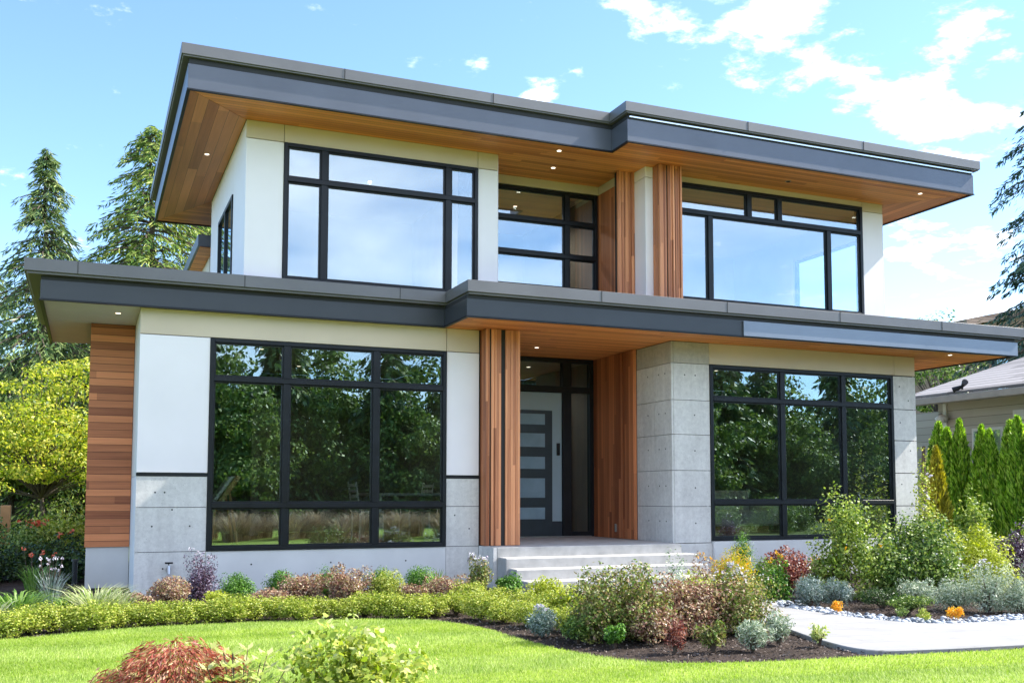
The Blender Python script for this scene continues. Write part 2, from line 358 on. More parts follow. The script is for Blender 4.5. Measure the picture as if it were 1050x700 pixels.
# entry recess -----------------------------------------------------
box('recess_side_wall', MT['siding_vy'], H, 8.60, 8.64, 15.13, 16.66, -.75, 2.495)
for k, (a, b) in enumerate(((8.58, 15.14), (8.585, 15.52))):
    box('side_batten', MT['siding_vy'], H, a, 8.60, b, b+.33, -.745, 2.49)
box('recess_left_wall', MT['siding_vy'], H, 5.95, 5.99, 14.6, 16.66, -.75, 2.495)
def fluted(name, x0, x1, Y, z0, z1, gaps, n=3, core_depth=.45, left=True, gm='siding_v'):
    """a cedar clad pier with upright boards; gaps = x ranges left open and dark"""
    core = MB().box(x0+.035, x1-.003, Y+.04, Y+core_depth, z0, z1).build(name, MT['dark'], H)
    edges = [x0+.0] + [v for gp in gaps for v in gp] + [x1]
    rnd = random.Random(int(x0*100))
    for k in range(0, len(edges), 2):
        a, b = edges[k], edges[k+1]; m = MB(); wd = (b-a)/n
        for i in range(n): m.box(a+i*wd+.002, a+(i+1)*wd-.002, Y+rnd.choice((0, .012, .02)), Y+.04, z0, z1)
        m.build('board', MT[gm], core, .003)
    if left:
        m = MB(); d = core_depth/4
        for i in range(4):
            if i == 2 and core_depth > .4: continue
            m.box(x0, x0+.034, Y+.045+i*d, Y+.045+(i+1)*d-.006, z0, z1)
        m.build('board', MT['siding_vy'], core, .003)
    return core
fluted('cedar_pier', 5.46, 6.02, 14.05, -.748, 2.495, [(5.52, 5.545), (5.71, 5.775)], 3, .5)
YD = 16.66
f = MB().box(8.52, 8.6, YD-.02, YD+.1, -.745, 2.49).box(6.0, 8.52, YD-.02, YD+.1, 2.42, 2.49).box(6.0, 8.52, YD-.021, YD+.1, 1.87, 1.98).box(7.965, 8.14, YD-.022, YD+.1, -.745, 1.87).box(7.965, 8.14, YD-.022, YD+.1, 1.98, 2.42).box(6.0, 6.7, YD-.02, YD+.1, -.745, 1.87)
f.box(8.14, 8.52, YD-.02, YD+.1, -.745, -.66)
sl_ = f.build('door_surround', MT['black'], H, .004)
box('pane', MT['glass_mid'], sl_, 6.0, 7.965, YD+.04, YD+.045, 1.98, 2.42); box('pane', MT['glass_mid'], sl_, 8.14, 8.52, YD+.04, YD+.045, 1.98, 2.42); box('pane', MT['glass_mid'], sl_, 8.14, 8.52, YD+.04, YD+.045, -.66, 1.87)
door = box('front_door', MT['door_blue'], H, 6.71, 7.96, YD+.02, YD+.075, -.735, 1.86, bevel=.003)
m = MB().box(6.80, 7.765, YD+.006, YD+.019, -.735, 1.53).box(7.765, 7.96, YD+.006, YD+.019, -.735, -.47); m.build('door_panel', MT['door_dark'], door, .002)
for za, zb in ((1.18, 1.47), (.62, .97), (.10, .38), (-.56, -.10), ): pass
for (ya, yb) in ((424, 435), (444, 458), (468, 480.5), (490, 510), (520, 532)):
    za, zb = px2y(550, yb, YD)[1], px2y(550, ya, YD)[1]
    box('lite', MT['lite'], door, 6.88, 7.615, YD-.002, YD+.005, za, zb, bevel=.002)
m = MB().box(7.855, 7.905, YD-.03, YD+.019, .72, .94); m.build('door_handle', MT['black'], door, .004)
box('threshold', MT['metal'], H, 6.7, 8.52, YD-.08, YD-.022, -.749, -.735)
# porch and steps
box('porch', MT['porch'], H, 5.49, 8.6, 13.68, 16.64, -1.5, -.752, bevel=.012)
for k, (Y0, z) in enumerate(((13.37, -.895), (13.07, -1.035), (12.77, -1.18))):
    box('step', MT['porch'], H, 5.50+k*.035, 8.685, Y0, 13.68-.0015 if k == 0 else (13.37, 13.07)[k-1]-.0015, -1.5, z, bevel=.012)
box('porch_side', MT['conc'], H, 5.434, 5.486, 13.68, 14.28, -1.5, -.756)
m = MB().box(8.56, 8.598, 15.75, 15.8, -.64, -.5); m.build('wall_outlet', MT['metal'], H, .005)
# lower roof -------------------------------------------------------
BK = 19.9
def strips(pts, o1, o2, z0, z1, close=False):
    """a board that follows the outline between the offsets o1 and o2 (outwards)"""
    mb = MB(); n = len(pts); P = [Vector(p) for p in pts]
    def off(d):
        res = []
        for i in range(n):
            e0 = (P[i]-P[i-1]).normalized() if (i > 0 or close) else (P[1]-P[0]).normalized()
            e1 = (P[(i+1) % n]-P[i]).normalized() if (i < n-1 or close) else (P[-1]-P[-2]).normalized()
            n0 = Vector((e0.y, -e0.x)); n1 = Vector((e1.y, -e1.x)); b = (n0+n1).normalized(); k = d/max(.3, b.dot(n0)); res.append(P[i]+b*k)
        return res
    A, B = off(o1), off(o2)
    for i in range(n if close else n-1):
        j = (i+1) % n; v = [(A[i].x, A[i].y), (A[j].x, A[j].y), (B[j].x, B[j].y), (B[i].x, B[i].y)]
        mb.hull([(x, y, z) for z in (z0, z1) for x, y in v], [(3, 2, 1, 0), (4, 5, 6, 7), (0, 1, 5, 4), (1, 2, 6, 5), (2, 3, 7, 6), (3, 0, 4, 7)])
    return mb
LO = [(-.63, 18.2), (-.63, 14.13), (4.82, 14.13), (4.82, 13.16), (15.3, 13.16), (15.3, BK)]
box('lower_roof', MT['dark'], H, -.58, 4.84, 14.17, 18.15, 2.52, 2.9)
box('lower_roof', MT['dark'], H, 4.87, 15.26, 13.2, 14.16, 2.52, 2.9); box('lower_roof', MT['dark'], H, 4.845, 15.26, 14.165, BK, 2.52, 2.9)
strips(LO, -.04, 0, 2.5, 2.745).build('lower_fascia', MT['fascia_shaded'], H, .003)
MT['fascia_sunlit'] = plain('sunlit_slate_fascia', (.22, .25, .31), .36, .3, var=.04, scale=1.1)  # sunlit stretch of the lower fascia, its light painted as a paler slate
strips([(9.44, 13.16), (15.3, 13.16), (15.3, BK)], .002, .03, 2.495, 2.735).build('lower_fascia_overlay', MT['fascia_sunlit'], H, .003)
strips(LO, -.035, .012, 2.478, 2.4985).build('drip_edge', MT['black'], H)
strips(LO, -.03, -.005, 2.747, 2.80).build('shadow_gap', MT['dark'], H)
strips([(-.79, 18.3), (-.79, 14.06), (4.84, 14.06), (4.84, 13.12), (15.42, 13.12), (15.42, BK)], -.2, .0, 2.80, 3.0).build('lower_roof_cap', MT['cap'], H, .004)
strips([(-.79, 18.3), (-.79, 14.06), (4.84, 14.06), (4.84, 13.12), (15.42, 13.12), (15.42, BK)], .001, .035, 2.83, 2.995).build('cap_face', MT['cap'], H, .004)
MB().prism([(-.6, 14.17), (.59, 14.17), (.59, 15.9), (-.02, 15.9), (-.6, 15.9)], 2.5, 2.515).prism([(-.6, 15.91), (-.02, 15.91), (-.02, 18.15), (-.6, 18.15)], 2.5, 2.515).prism([(.6, 14.17), (4.78, 14.17), (4.78, 14.28), (.6, 14.28)], 2.498, 2.513).build('white_soffit', MT['soffit_white'], H)
MB().prism([(4.86, 13.2), (15.26, 13.2), (13.77, 14.03), (8.66, 14.03), (8.66, 16.66), (5.98, 16.66), (5.98, 14.3), (4.86, 14.3)], 2.5, 2.516).prism([(15.265, 13.21), (15.265, BK), (13.775, BK), (13.775, 14.04)], 2.501, 2.516).build('entry_soffit', MT['soffit_x'], H)
def downlight(x, y, z, on=True, ext=True):
    m = MB().tube([(x, y, z-.004), (x, y, z+.01)], [.05, .05], 18); r = m.build('recessed_light', MT['lamp_rim'], H)
    MB().tube([(x, y, z-.009), (x, y, z-.0045)], [.034, .034], 16).build('bulb', MT['lamp'] if on else MT['dark'], r)
for a in ((.32, 14.87, 2.5), (6.97, 15.58, 2.5), (14.12, 13.52, 2.5)): downlight(*a)
# upper storey -------------------------------------------------------
def panel(mb, *a): mb.box(*a)
box('wall_core', MT['dark'], H, 1.95, 2.45, YA+.03, YA+.2, 2.9, 5.26); box('wall_core', MT['dark'], H, 5.40, 5.72, YA+.03, 15.2, 2.9, 5.26); box('wall_core', MT['dark'], H, 2.45, 5.40, YA+.03, YA+.2, 5.02, 5.26)
boxes('wall_panel', MT['white'], [(1.92, 2.445, YA, YA+.03, 2.9, 5.005), (5.405, 5.73, YA, YA+.03, 2.9, 5.005), (5.721, 5.75, YA+.03, 15.2, 2.9, 5.268)], H, .003)
boxes('header_panel', MT['band'], [(1.92, 2.443, YA, YA+.03, 5.015, 5.268), (2.451, 5.396, YA, YA+.03, 5.015, 5.268), (5.404, 5.73, YA, YA+.03, 5.015, 5.268)], H, .003)
window(2.45, 5.40, 3.02, 5.01, YA-.02, [(4.485, 5.01, [3.03, 4.92]), (3.02, 4.485, [3.03, 4.92])], MT['glass_up'])
# side wall with its window
boxes('side_wall_panel', MT['white'], [(1.92, 1.95, YA+.03, 15.6, 2.9, 5.268), (1.92, 1.95, 15.608, 17.4, 2.9, 3.3), (1.92, 1.95, 15.608, 17.4, 4.56, 5.268), (1.92, 1.95, 17.408, 18.65, 2.9, 5.268)], H, .003)
f = MB().box(1.90, 1.96, 15.61, 15.68, 3.3, 4.56).box(1.90, 1.96, 17.33, 17.4, 3.3, 4.56).box(1.90, 1.96, 15.68, 17.33, 3.3, 3.36).box(1.90, 1.96, 15.68, 17.33, 4.5, 4.56).box(1.90, 1.96, 16.45, 16.52, 3.36, 4.5)
sw = f.build('side_window', MT['black'], H); box('pane', MT['glass_up'], sw, 1.93, 1.935, 15.68, 17.33, 3.36, 4.5)
box('back_wall', MT['white'], H, 1.95, 13.15, 18.62, 18.65, 2.9, 5.268)
# upper recess
box('header_panel', MT['band'], H, 5.752, 7.94, 15.16, 15.2, 5.125, 5.268); box('header_panel', MT['band'], H, 7.945, 7.975, 14.36, 15.2, 5.125, 5.268)
window(5.752, 7.94, 3.42, 5.12, 15.18, [(4.585, 5.12, [7.36]), (4.01, 4.585, [7.36]), (3.42, 4.01, [7.36])], MT['glass_up'])
box('recess_sill', MT['black'], H, 5.752, 7.94, 15.19, 15.3, 2.9, 3.42)
box('recess_side_wall', MT['siding_vy'], H, 7.945, 7.985, 14.36, 15.2, 2.9, 5.12)
box('recess_backing', MT['dark'], H, 7.99, 8.64, 14.4, 15.2, 2.9, 5.26)
fluted('cedar_pier', 7.80, 8.115, 14.22, 2.9, 5.268, [(7.93, 7.94)], 3, .16, left=False, gm='siding_v')
p = MB().box(8.12, 8.30, 13.88, 14.38, 2.9, 5.09).box(8.12, 8.30, 13.88, 14.38, 5.098, 5.268).build('white_pillar', MT['white'], H, .003)
fluted('cedar_pier', 8.255, 8.67, 13.66, 2.9, 5.268, [(8.39, 8.41), (8.53, 8.55)], 3, .3, left=True)
# upper right
box('wall_core', MT['dark'], H, 12.72, 13.15, YU+.03, YU+.2, 2.9, 5.26); box('wall_core', MT['dark'], H, 8.65, 12.72, YU+.03, YU+.2, 5.18, 5.26)
box('wall_panel', MT['white'], H, 12.715, 13.19, YU, YU+.03, 2.9, 5.095, bevel=.003)
box('header_panel', MT['band'], H, 12.715, 13.19, YU, YU+.03, 5.103, 5.268, bevel=.003); box('header_panel', MT['band'], H, 8.67, 12.708, YU, YU+.03, 5.175, 5.268, bevel=.003)
window(8.66, 12.71, 3.19, 5.17, YU-.02, [(4.69, 5.17, [10.27, 10.90]), (3.19, 4.69, [9.48, 11.95])], MT['glass_up'])
box('window_sill', MT['white'], H, 8.66, 12.71, YU, YU+.1, 2.9, 3.188)
boxes('side_wall_panel', MT['white'], [(13.16, 13.19, YU+.03, 14.65, 2.9, 5.268), (13.16, 13.19, 16.5, 18.65, 2.9, 5.268), (13.16, 13.19, 14.651, 16.499, 2.9, 3.25), (13.16, 13.19, 14.651, 16.499, 4.74, 5.268)], H)
f = MB().box(13.12, 13.2, 14.655, 14.7, 3.252, 4.738).box(13.12, 13.2, 16.45, 16.495, 3.252, 4.738).box(13.12, 13.2, 14.7, 16.45, 3.252, 3.30).box(13.12, 13.2, 14.7, 16.45, 4.69, 4.738).box(13.13, 13.19, 15.5, 15.56, 3.30, 4.69)
sw = f.build('side_window', MT['black'], H); box('pane', MT['glass_mid'], sw, 13.155, 13.16, 14.7, 16.45, 3.3, 4.69)
# upper roof ------------------------------------------------------------
UO = [(1.05, 20.4), (1.05, 13.45), (7.28, 13.45), (7.28, 12.95), (14.19, 12.95), (14.19, 20.4)]
MB().prism([(x, y) for x, y in [(1.1, 20.35), (1.1, 13.5), (7.33, 13.5), (7.33, 13.0), (14.14, 13.0), (14.14, 20.35)]], 5.29, 5.8).build('upper_roof', MT['dark'], H)
strips(UO, -.04, 0, 5.27, 5.60, True).build('upper_fascia', MT['fascia'], H, .003)
strips(UO, -.035, .01, 5.25, 5.268, True).build('drip_edge', MT['black'], H)
strips(UO, -.06, -.015, 5.602, 5.68, True).build('shadow_gap', MT['dark'], H)
for q in (-.2, 1.9, 4.1):
    box('cap_seam', MT['dark'], H, q, q+.008, 14.02, 14.03, 2.832, 2.993)
for q in (6.9, 9.1, 11.3, 13.5):
    box('cap_seam', MT['dark'], H, q, q+.008, 13.08, 13.09, 2.832, 2.993)
for q, y_, z_ in ((3.1, 13.39, 5.702), (5.3, 13.39, 5.702), (9.4, 12.88, 5.702), (11.7, 12.88, 5.702)):
    box('cap_seam', MT['dark'], H, q, q+.008, y_+.004, y_+.014, z_, z_+.146)
UC = [(.98, 20.5), (.98, 13.42), (7.24, 13.42), (7.24, 12.91), (14.28, 12.91), (14.28, 20.5)]
strips(UC, -.3, 0, 5.68, 5.855, True).build('upper_roof_cap', MT['cap'], H, .004)
strips(UC, .001, .02, 5.70, 5.85, True).build('cap_face', MT['cap'], H, .004)
strips([(7.31, 12.95), (14.16, 12.95)], -.012, .012, 5.63, 5.65).build('flashing', MT['flash'], H)
so_ = MB().prism([(1.09, 13.49), (7.32, 13.49), (7.32, 12.99), (14.15, 12.99), (13.19, 14.12), (8.3, 14.12), (8.3, 15.2), (5.72, 15.2), (5.72, 14.3), (1.92, 14.3)], 5.27, 5.285)
so_.build('front_soffit', MT['soffit_x'], H)
MB().prism([(1.085, 13.50), (1.915, 14.31), (1.915, 18.66), (1.085, 20.36)], 5.271, 5.286).build('side_soffit', MT['soffit_y'], H)
MB().prism([(14.155, 13.0), (14.155, 20.36), (13.195, 18.66), (13.195, 14.13)], 5.271, 5.286).build('side_soffit', MT['soffit_y'], H)
MB().prism([(1.09, 20.36), (1.92, 18.665), (13.19, 18.665), (14.15, 20.36)], 5.2705, 5.285).build('back_soffit', MT['soffit_x'], H)
for a, b in (((1.56, 16.02, 5.27), 1), ((6.53, 13.75, 5.27), 1), ((6.79, 14.52, 5.27), 1), ((13.3, 13.29, 5.27), 1), ((10.74, 13.63, 5.27), 0)): downlight(*a, on=bool(b))
# rear wing seen past the upper corner
rw = MB().prism([(1.72, 18.9), (5, 18.9), (5, 22.4), (1.72, 22.4)], 4.5, 4.72).build('rear_roof', MT['fascia'], H, .01)
MB().prism([(1.76, 18.95), (5, 18.95), (5, 22.35), (1.76, 22.35)], 4.485, 4.499).build('rear_soffit', MT['soffit_x'], H)
box('rear_wall', MT['room'], H, 2.0, 5, 19.6, 22.2, 2.9, 4.48)
# rooms ------------------------------------------------------------------
def room(x0, x1, y0, y1, z0, z1, mw, mc, floor=True, hole=None):
    box('room_wall', mw, H, x0-.05, x1+.05, y1+.002, y1+.05, z0, z1); box('room_wall', mw, H, x0-.05, x0-.002, y0, y1, z0, z1)
    if hole:
        ya, yb, za, zb = hole; boxes('room_wall', mw, [(x1+.002, x1+.03, y0, ya, z0, z1), (x1+.002, x1+.03, yb, y1, z0, z1), (x1+.002, x1+.03, ya, yb, z0, za), (x1+.002, x1+.03, ya, yb, zb, z1)], H)
    else: box('room_wall', mw, H, x1+.002, x1+.05, y0, y1, z0, z1)
    box('room_ceiling', mc, H, x0, x1, y0, y1, z1+.001, z1+.02)
    if floor: box('room_floor', MT['floor'], H, x0, x1, y0, y1, z0-.04, z0-.003)
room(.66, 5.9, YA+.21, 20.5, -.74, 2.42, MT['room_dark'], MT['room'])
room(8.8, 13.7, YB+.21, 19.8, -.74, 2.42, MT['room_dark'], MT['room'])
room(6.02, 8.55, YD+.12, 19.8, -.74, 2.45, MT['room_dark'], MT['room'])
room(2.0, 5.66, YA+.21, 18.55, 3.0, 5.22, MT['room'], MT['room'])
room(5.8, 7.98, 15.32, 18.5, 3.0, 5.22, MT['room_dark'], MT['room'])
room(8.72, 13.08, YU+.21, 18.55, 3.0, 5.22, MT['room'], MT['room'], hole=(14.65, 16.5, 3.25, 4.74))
for a in ((4.2, 16.2, 5.215), (7.0, 16.6, 5.215), (11.9, 15.6, 5.215), (2.6, 17, 2.415), (4.6, 17, 2.415), (3.6, 19, 2.415), (7.7, 17.6, 2.44), (11.2, 16.5, 2.415), (10.2, 18.4, 2.415)):
    downlight(*a)
    pl_ = bpy.data.lights.new('room_light', 'SPOT'); pl_.energy = 30 if a[2] > 3 else 5; pl_.color = (1, .86, .68); pl_.shadow_soft_size = .03; pl_.spot_size = R(150); pl_.spot_blend = .6
    po_ = bpy.data.objects.new('room_light', pl_); COL.objects.link(po_); po_.location = (a[0], a[1], a[2]-.03+G)
box('room_partition', MT['room_dark'], H, 2.7, 2.85, 18.6, 20.4, -.73, 2.41)

# ------------------------------------------------------------------ furniture seen through the glass
MT['oak'] = plain('oak', (.45, .24, .1), .4, var=.1); MT['pale'] = plain('pale_seat', (.6, .58, .55), .6); MT['stone'] = plain('pale_table', (.5, .5, .48), .4)
def chair(name, label, loc, rz, frame, seatm, group=None):
    t = thing(name, label, 'chair', (0, 0, 0), 0, group)
    for sx in (-1, 1):
        for sy in (-1, 1):
            MB().tube([(sx*.2, sy*.2, -G), (sx*.19, sy*.19, -G+.44)], [.014, .018], 8).build('leg', frame, t)
    MB().box(-.22, .22, -.22, .22, -G+.44, -G+.48).build('seat', seatm, t, .015)
    b = MB(); b.tube([(-.2, .2, -G+.48), (-.2, .27, -G+.95)], [.014, .012], 8); b.tube([(.2, .2, -G+.48), (.2, .27, -G+.95)], [.014, .012], 8)
    for k in range(4): b.box(-.19, .19, .225+k*.014, .24+k*.014, -G+.6+k*.09, -G+.65+k*.09)
    b.build('backrest', frame, t); t.location = loc; t.rotation_euler = (0, 0, rz); return t
FZ = -.74+G
chair('dining_chair', 'pale dining chair with slatted back, seen through the lower left window', (4.25, 16.3, FZ), R(95), MT['pale'], MT['pale'])
chair('dining_chair', 'pale dining chair on the far side of the table, nearer the entry', (5.3, 17.1, FZ), R(-80), MT['pale'], MT['pale'])
t = thing('dining_table', 'pale dining table behind the lower left window', 'table', (4.9, 16.8, FZ))
MB().box(4.35, 5.65, 16.2, 17.5, -.02, .03).build('tabletop', MT['stone'], t, .01)
for a, b in ((4.45, 16.3), (5.55, 16.3), (4.45, 17.4), (5.55, 17.4)): MB().box(a-.03, a+.03, b-.03, b+.03, -.74, -.02).build('leg', MT['pale'], t, .004)
t = thing('lounge_chair', 'reclined wooden lounge chair with pale cushion just inside the lower left window', 'chair', (1.75, 14.9, FZ))
MB().hull([(1.62, 14.75, -.2), (1.62, 15.3, -.2), (1.68, 15.3, -.24), (1.68, 14.75, -.24), (1.95, 14.75, .28), (1.95, 15.3, .28), (2.01, 15.3, .25), (2.01, 14.75, .25)], [(0, 1, 2, 3), (7, 6, 5, 4), (0, 4, 5, 1), (1, 5, 6, 2), (2, 6, 7, 3), (3, 7, 4, 0)]).build('backrest', MT['oak'], t, .01)
MB().hull([(1.56, 14.8, -.18), (1.56, 15.25, -.18), (1.61, 15.25, -.19), (1.61, 14.8, -.19), (1.86, 14.8, .26), (1.86, 15.25, .26), (1.93, 15.25, .26), (1.93, 14.8, .26)], [(0, 1, 2, 3), (7, 6, 5, 4), (0, 4, 5, 1), (1, 5, 6, 2), (2, 6, 7, 3), (3, 7, 4, 0)]).build('cushion', MT['pale'], t, .01)
m = MB()
for a in (14.78, 15.27): m.tube([(1.62, a, -.74), (1.66, a, -.2)], [.018, .018], 6); m.tube([(1.98, a, -.74), (1.85, a, .05)], [.018, .018], 6)
m.build('leg_frame', MT['oak'], t)
t = thing('sofa', 'pale low sofa behind the lower right window', 'sofa', (11.3, 17, FZ))
MB().box(10.2, 12.6, 16.7, 17.5, -.6, -.3).build('seat', MT['pale'], t, .04); MB().box(10.2, 12.6, 17.4, 17.7, -.6, .1).build('backrest', MT['pale'], t, .05)
for a in (10.1, 12.6): MB().box(a, a+.2, 16.7, 17.6, -.6, -.1).build('armrest', MT['pale'], t, .04)
MB().box(10.3, 12.6, 16.8, 17.5, -.74, -.6).build('base', MT['oak'], t)

# ------------------------------------------------------------------ ground
def structure(o): o['kind'] = 'structure'; return o
def ground_mat(name, stops, s1, s2, bmp, bs, rough=.95):
    m, n, l, b = newmat(name); b.inputs['Roughness'].default_value = rough; b.inputs['Specular IOR Level'].default_value = .15
    v = mth(n, l, 'ADD', mth(n, l, 'MULTIPLY', noise(n, l, s1, 5), .5), mth(n, l, 'MULTIPLY', noise(n, l, s2, 4, .7), .5))
    l.new(ramp(n, l, v, stops), b.inputs['Base Color']); bump(n, l, b, noise(n, l, bs, 5, .7), bmp, .03); return m
MT['soil'] = ground_mat('soil', [(.35, (.03, .022, .018)), (.55, (.075, .055, .045)), (.7, (.14, .11, .09))], 2, 45, 1, 50)
MT['field'] = ground_mat('field', [(.3, (.05, .08, .02)), (.6, (.11, .15, .04))], .5, 12, .6, 30)
MT['turf'] = ground_mat('turf', [(.35, (.20, .28, .045)), (.65, (.34, .44, .09))], 1.2, 30, .6, 90)
MT['path'] = plain('pale_path', (.30, .295, .29), .85, var=.05, scale=2.5, bmp=.15, bscale=80)
def sheet(name, pts, z, mat):
    me = bpy.data.meshes.new(name); me.from_pydata([(x, y, z+G) for x, y in pts], [], [tuple(range(len(pts)))])
    me.materials.append(mat); o = bpy.data.objects.new(name, me); COL.objects.link(o); return structure(o)
n_, l_ = MT['path'].node_tree.nodes, MT['path'].node_tree.links; b_ = n_['Principled BSDF']; lk = b_.inputs['Base Color'].links[0].from_socket
t_ = n_.new('ShaderNodeTexCoord'); s_ = n_.new('ShaderNodeSeparateXYZ'); l_.new(t_.outputs['Object'], s_.inputs[0])
jf = mth(n_, l_, 'FRACT', mth(n_, l_, 'DIVIDE', mth(n_, l_, 'ADD', s_.outputs[1], mth(n_, l_, 'MULTIPLY', s_.outputs[0], .12)), .42))
jm = mth(n_, l_, 'MAXIMUM', mth(n_, l_, 'MULTIPLY', mth(n_, l_, 'LESS_THAN', jf, .03), .55), mth(n_, l_, 'MULTIPLY', mth(n_, l_, 'GREATER_THAN', noise(n_, l_, 9, 6, .75), .60), .22))
q_ = n_.new('ShaderNodeMix'); q_.data_type = 'RGBA'; l_.new(jm, q_.inputs[0]); l_.new(lk, q_.inputs[6]); q_.inputs[7].default_value = (.16, .15, .14, 1); l_.new(q_.outputs[2], b_.inputs['Base Color'])
sheet('ground', [(-400, -400), (400, -400), (400, 600), (-400, 600)], -1.36, MT['field'])
def smooth(pts, n=6):
    out_ = []
    for i in range(len(pts)-1):
        p0 = pts[max(i-1, 0)]; p1 = pts[i]; p2 = pts[i+1]; p3 = pts[min(i+2, len(pts)-1)]
        for k in range(n):
            t = k/n; out_.append(tuple(.5*((2*p1[j])+(-p0[j]+p2[j])*t+(2*p0[j]-5*p1[j]+4*p2[j]-p3[j])*t*t+(-p0[j]+3*p1[j]-3*p2[j]+p3[j])*t**3) for j in (0, 1)))
    out_.append(pts[-1]); return out_
LE = smooth([(-9, 9.3), (-4, 9.7), (-.7, 10.46), (.13, 10.78), (1.05, 10.88), (2.03, 10.83), (2.9, 10.65), (3.41, 10.3), (3.68, 9.6), (3.72, 8.7), (3.85, 7.8), (4.15, 7.15), (4.8, 6.85), (5.62, 6.73), (6.67, 6.6), (7.55, 6.5), (10, 6.3), (16, 6.2)])
lawn_poly = LE+[(16, -9), (-9, -9)]
sheet('lawn', lawn_poly, -1.325, MT['turf'])
# planting bed: a gently mounded grid of soil
rng = np.random.default_rng(7)
def smoothnoise(x, y, s=1.0):
    return (np.sin(x*1.7*s+np.sin(y*2.3*s))+np.sin(y*2.9*s+1.3+np.sin(x*1.1*s))+np.sin((x+y)*4.1*s))/3
def bed(name, x0, x1, y0, y1, n, amp, z, mat):
    xs = np.linspace(x0, x1, n); ys = np.linspace(y0, y1, n); X, Y = np.meshgrid(xs, ys)
    Z = z+amp*smoothnoise(X, Y)+rng.uniform(-.006, .006, X.shape)+G
    co = np.stack([X, Y, Z], -1).reshape(-1, 3); idx = np.arange(n*n).reshape(n, n)
    f = np.stack([idx[:-1, :-1], idx[:-1, 1:], idx[1:, 1:], idx[1:, :-1]], -1).reshape(-1, 4)
    me = bpy.data.meshes.new(name); me.from_pydata(co.tolist(), [], f.tolist()); me.materials.append(mat)
    o = bpy.data.objects.new(name, me); COL.objects.link(o); return structure(o)
bed('planting_bed', -9, 20, 5.2, 22, 220, .006, -1.345, MT['soil'])
# path from the steps, bending right round the planting
PA = smooth([(8.3, 12.8), (7.9, 11.4), (7.66, 10.2), (7.60, 9.43), (7.75, 8.5), (8.1, 8.02), (9.19, 7.92), (11, 7.95), (16, 8.2)])
PB = smooth([(16, 6.35), (10, 6.42), (7.55, 6.62), (6.67, 6.72), (6.15, 6.9), (6.2, 7.6), (6.5, 8.65), (6.55, 9.6), (6.2, 10.8), (5.6, 12.8)])
me = MB(); me.prism(PA+PB, -1.36, -1.305); pth = structure(me.build('path', MT['path'], None, .008))

def in_poly(x, y, poly):
    poly = np.array(poly); n = len(poly); c = np.zeros(x.shape, bool); j = n-1
    for i in range(n):
        xi, yi = poly[i]; xj, yj = poly[j]
        c ^= ((yi > y) != (yj > y)) & (x < (xj-xi)*(y-yi)/(yj-yi+1e-12)+xi); j = i
    return c
def fast_mesh(name, co, k, mats, mi=None, smooth_=False):
    """co: (faces, k, 3)"""
    nf = len(co); me = bpy.data.meshes.new(name); me.vertices.add(nf*k); me.vertices.foreach_set('co', co.reshape(-1).astype(np.float32))
    me.loops.add(nf*k); me.loops.foreach_set('vertex_index', np.arange(nf*k, dtype=np.int32)); me.polygons.add(nf)
    me.polygons.foreach_set('loop_start', np.arange(0, nf*k, k, dtype=np.int32))
    try: me.polygons.foreach_set('loop_total', np.full(nf, k, dtype=np.int32))
    except Exception: pass
    for m in mats: me.materials.append(m)
    if mi is not None: me.polygons.foreach_set('material_index', mi.astype(np.int32))
    me.update(calc_edges=True); me.validate(); return me
def link(me, name=None, parent=None):
    o = bpy.data.objects.new(name or me.name, me); COL.objects.link(o)
    if parent is not None: o.parent = parent
    return o
# grass blades
def patchy(m, a, b):
    n, l = m.node_tree.nodes, m.node_tree.links
    tc_ = n.new('ShaderNodeTexCoord'); s_ = n.new('ShaderNodeSeparateXYZ'); l.new(tc_.outputs['Object'], s_.inputs[0])
    ny = noise(n, l, .55, 3); v = mth(n, l, 'SINE', mth(n, l, 'ADD', mth(n, l, 'MULTIPLY', mth(n, l, 'ADD', s_.outputs[1], mth(n, l, 'MULTIPLY', ny, 1.6)), 7.0), mth(n, l, 'MULTIPLY', s_.outputs[0], -.9)))
    f = mth(n, l, 'ADD', mth(n, l, 'MULTIPLY', v, .14), mth(n, l, 'MULTIPLY', noise(n, l, 1.7, 5, .7), 1.1))
    c = ramp(n, l, f, [(.35, a), (.75, b)])
    for k in [x_ for x_ in l if x_.to_socket.name in ('Base Color', 'Color') and x_.from_node.type in ('VALTORGB', 'HUE_SAT') and x_.to_node.type in ('BSDF_PRINCIPLED', 'BSDF_TRANSLUCENT')]:
        src, dst = k.from_socket, k.to_socket; l.remove(k)
        q = n.new('ShaderNodeMix'); q.data_type = 'RGBA'; q.blend_type = 'MULTIPLY'; q.inputs[0].default_value = 1; l.new(src, q.inputs[6]); l.new(c, q.inputs[7]); l.new(q.outputs[2], dst)
MT['grass'] = leafmat('lawn_grass', [(.22, .33, .04), (.33, .46, .07), (.43, .55, .11), (.55, .6, .22)], .45, .5, .3)
patchy(MT['grass'], (.80, .86, .75), (1.08, 1.06, 1.15)); patchy(MT['turf'], (.80, .86, .75), (1.08, 1.06, 1.15))
n = 330000
x = rng.uniform(-2.5, 12, n*2); d_ = rng.uniform(0, 1, n*2); y = 4.6+6.4*d_**.8
ok = in_poly(x, y, lawn_poly); x, y = x[ok][:n], y[ok][:n]; n = len(x)
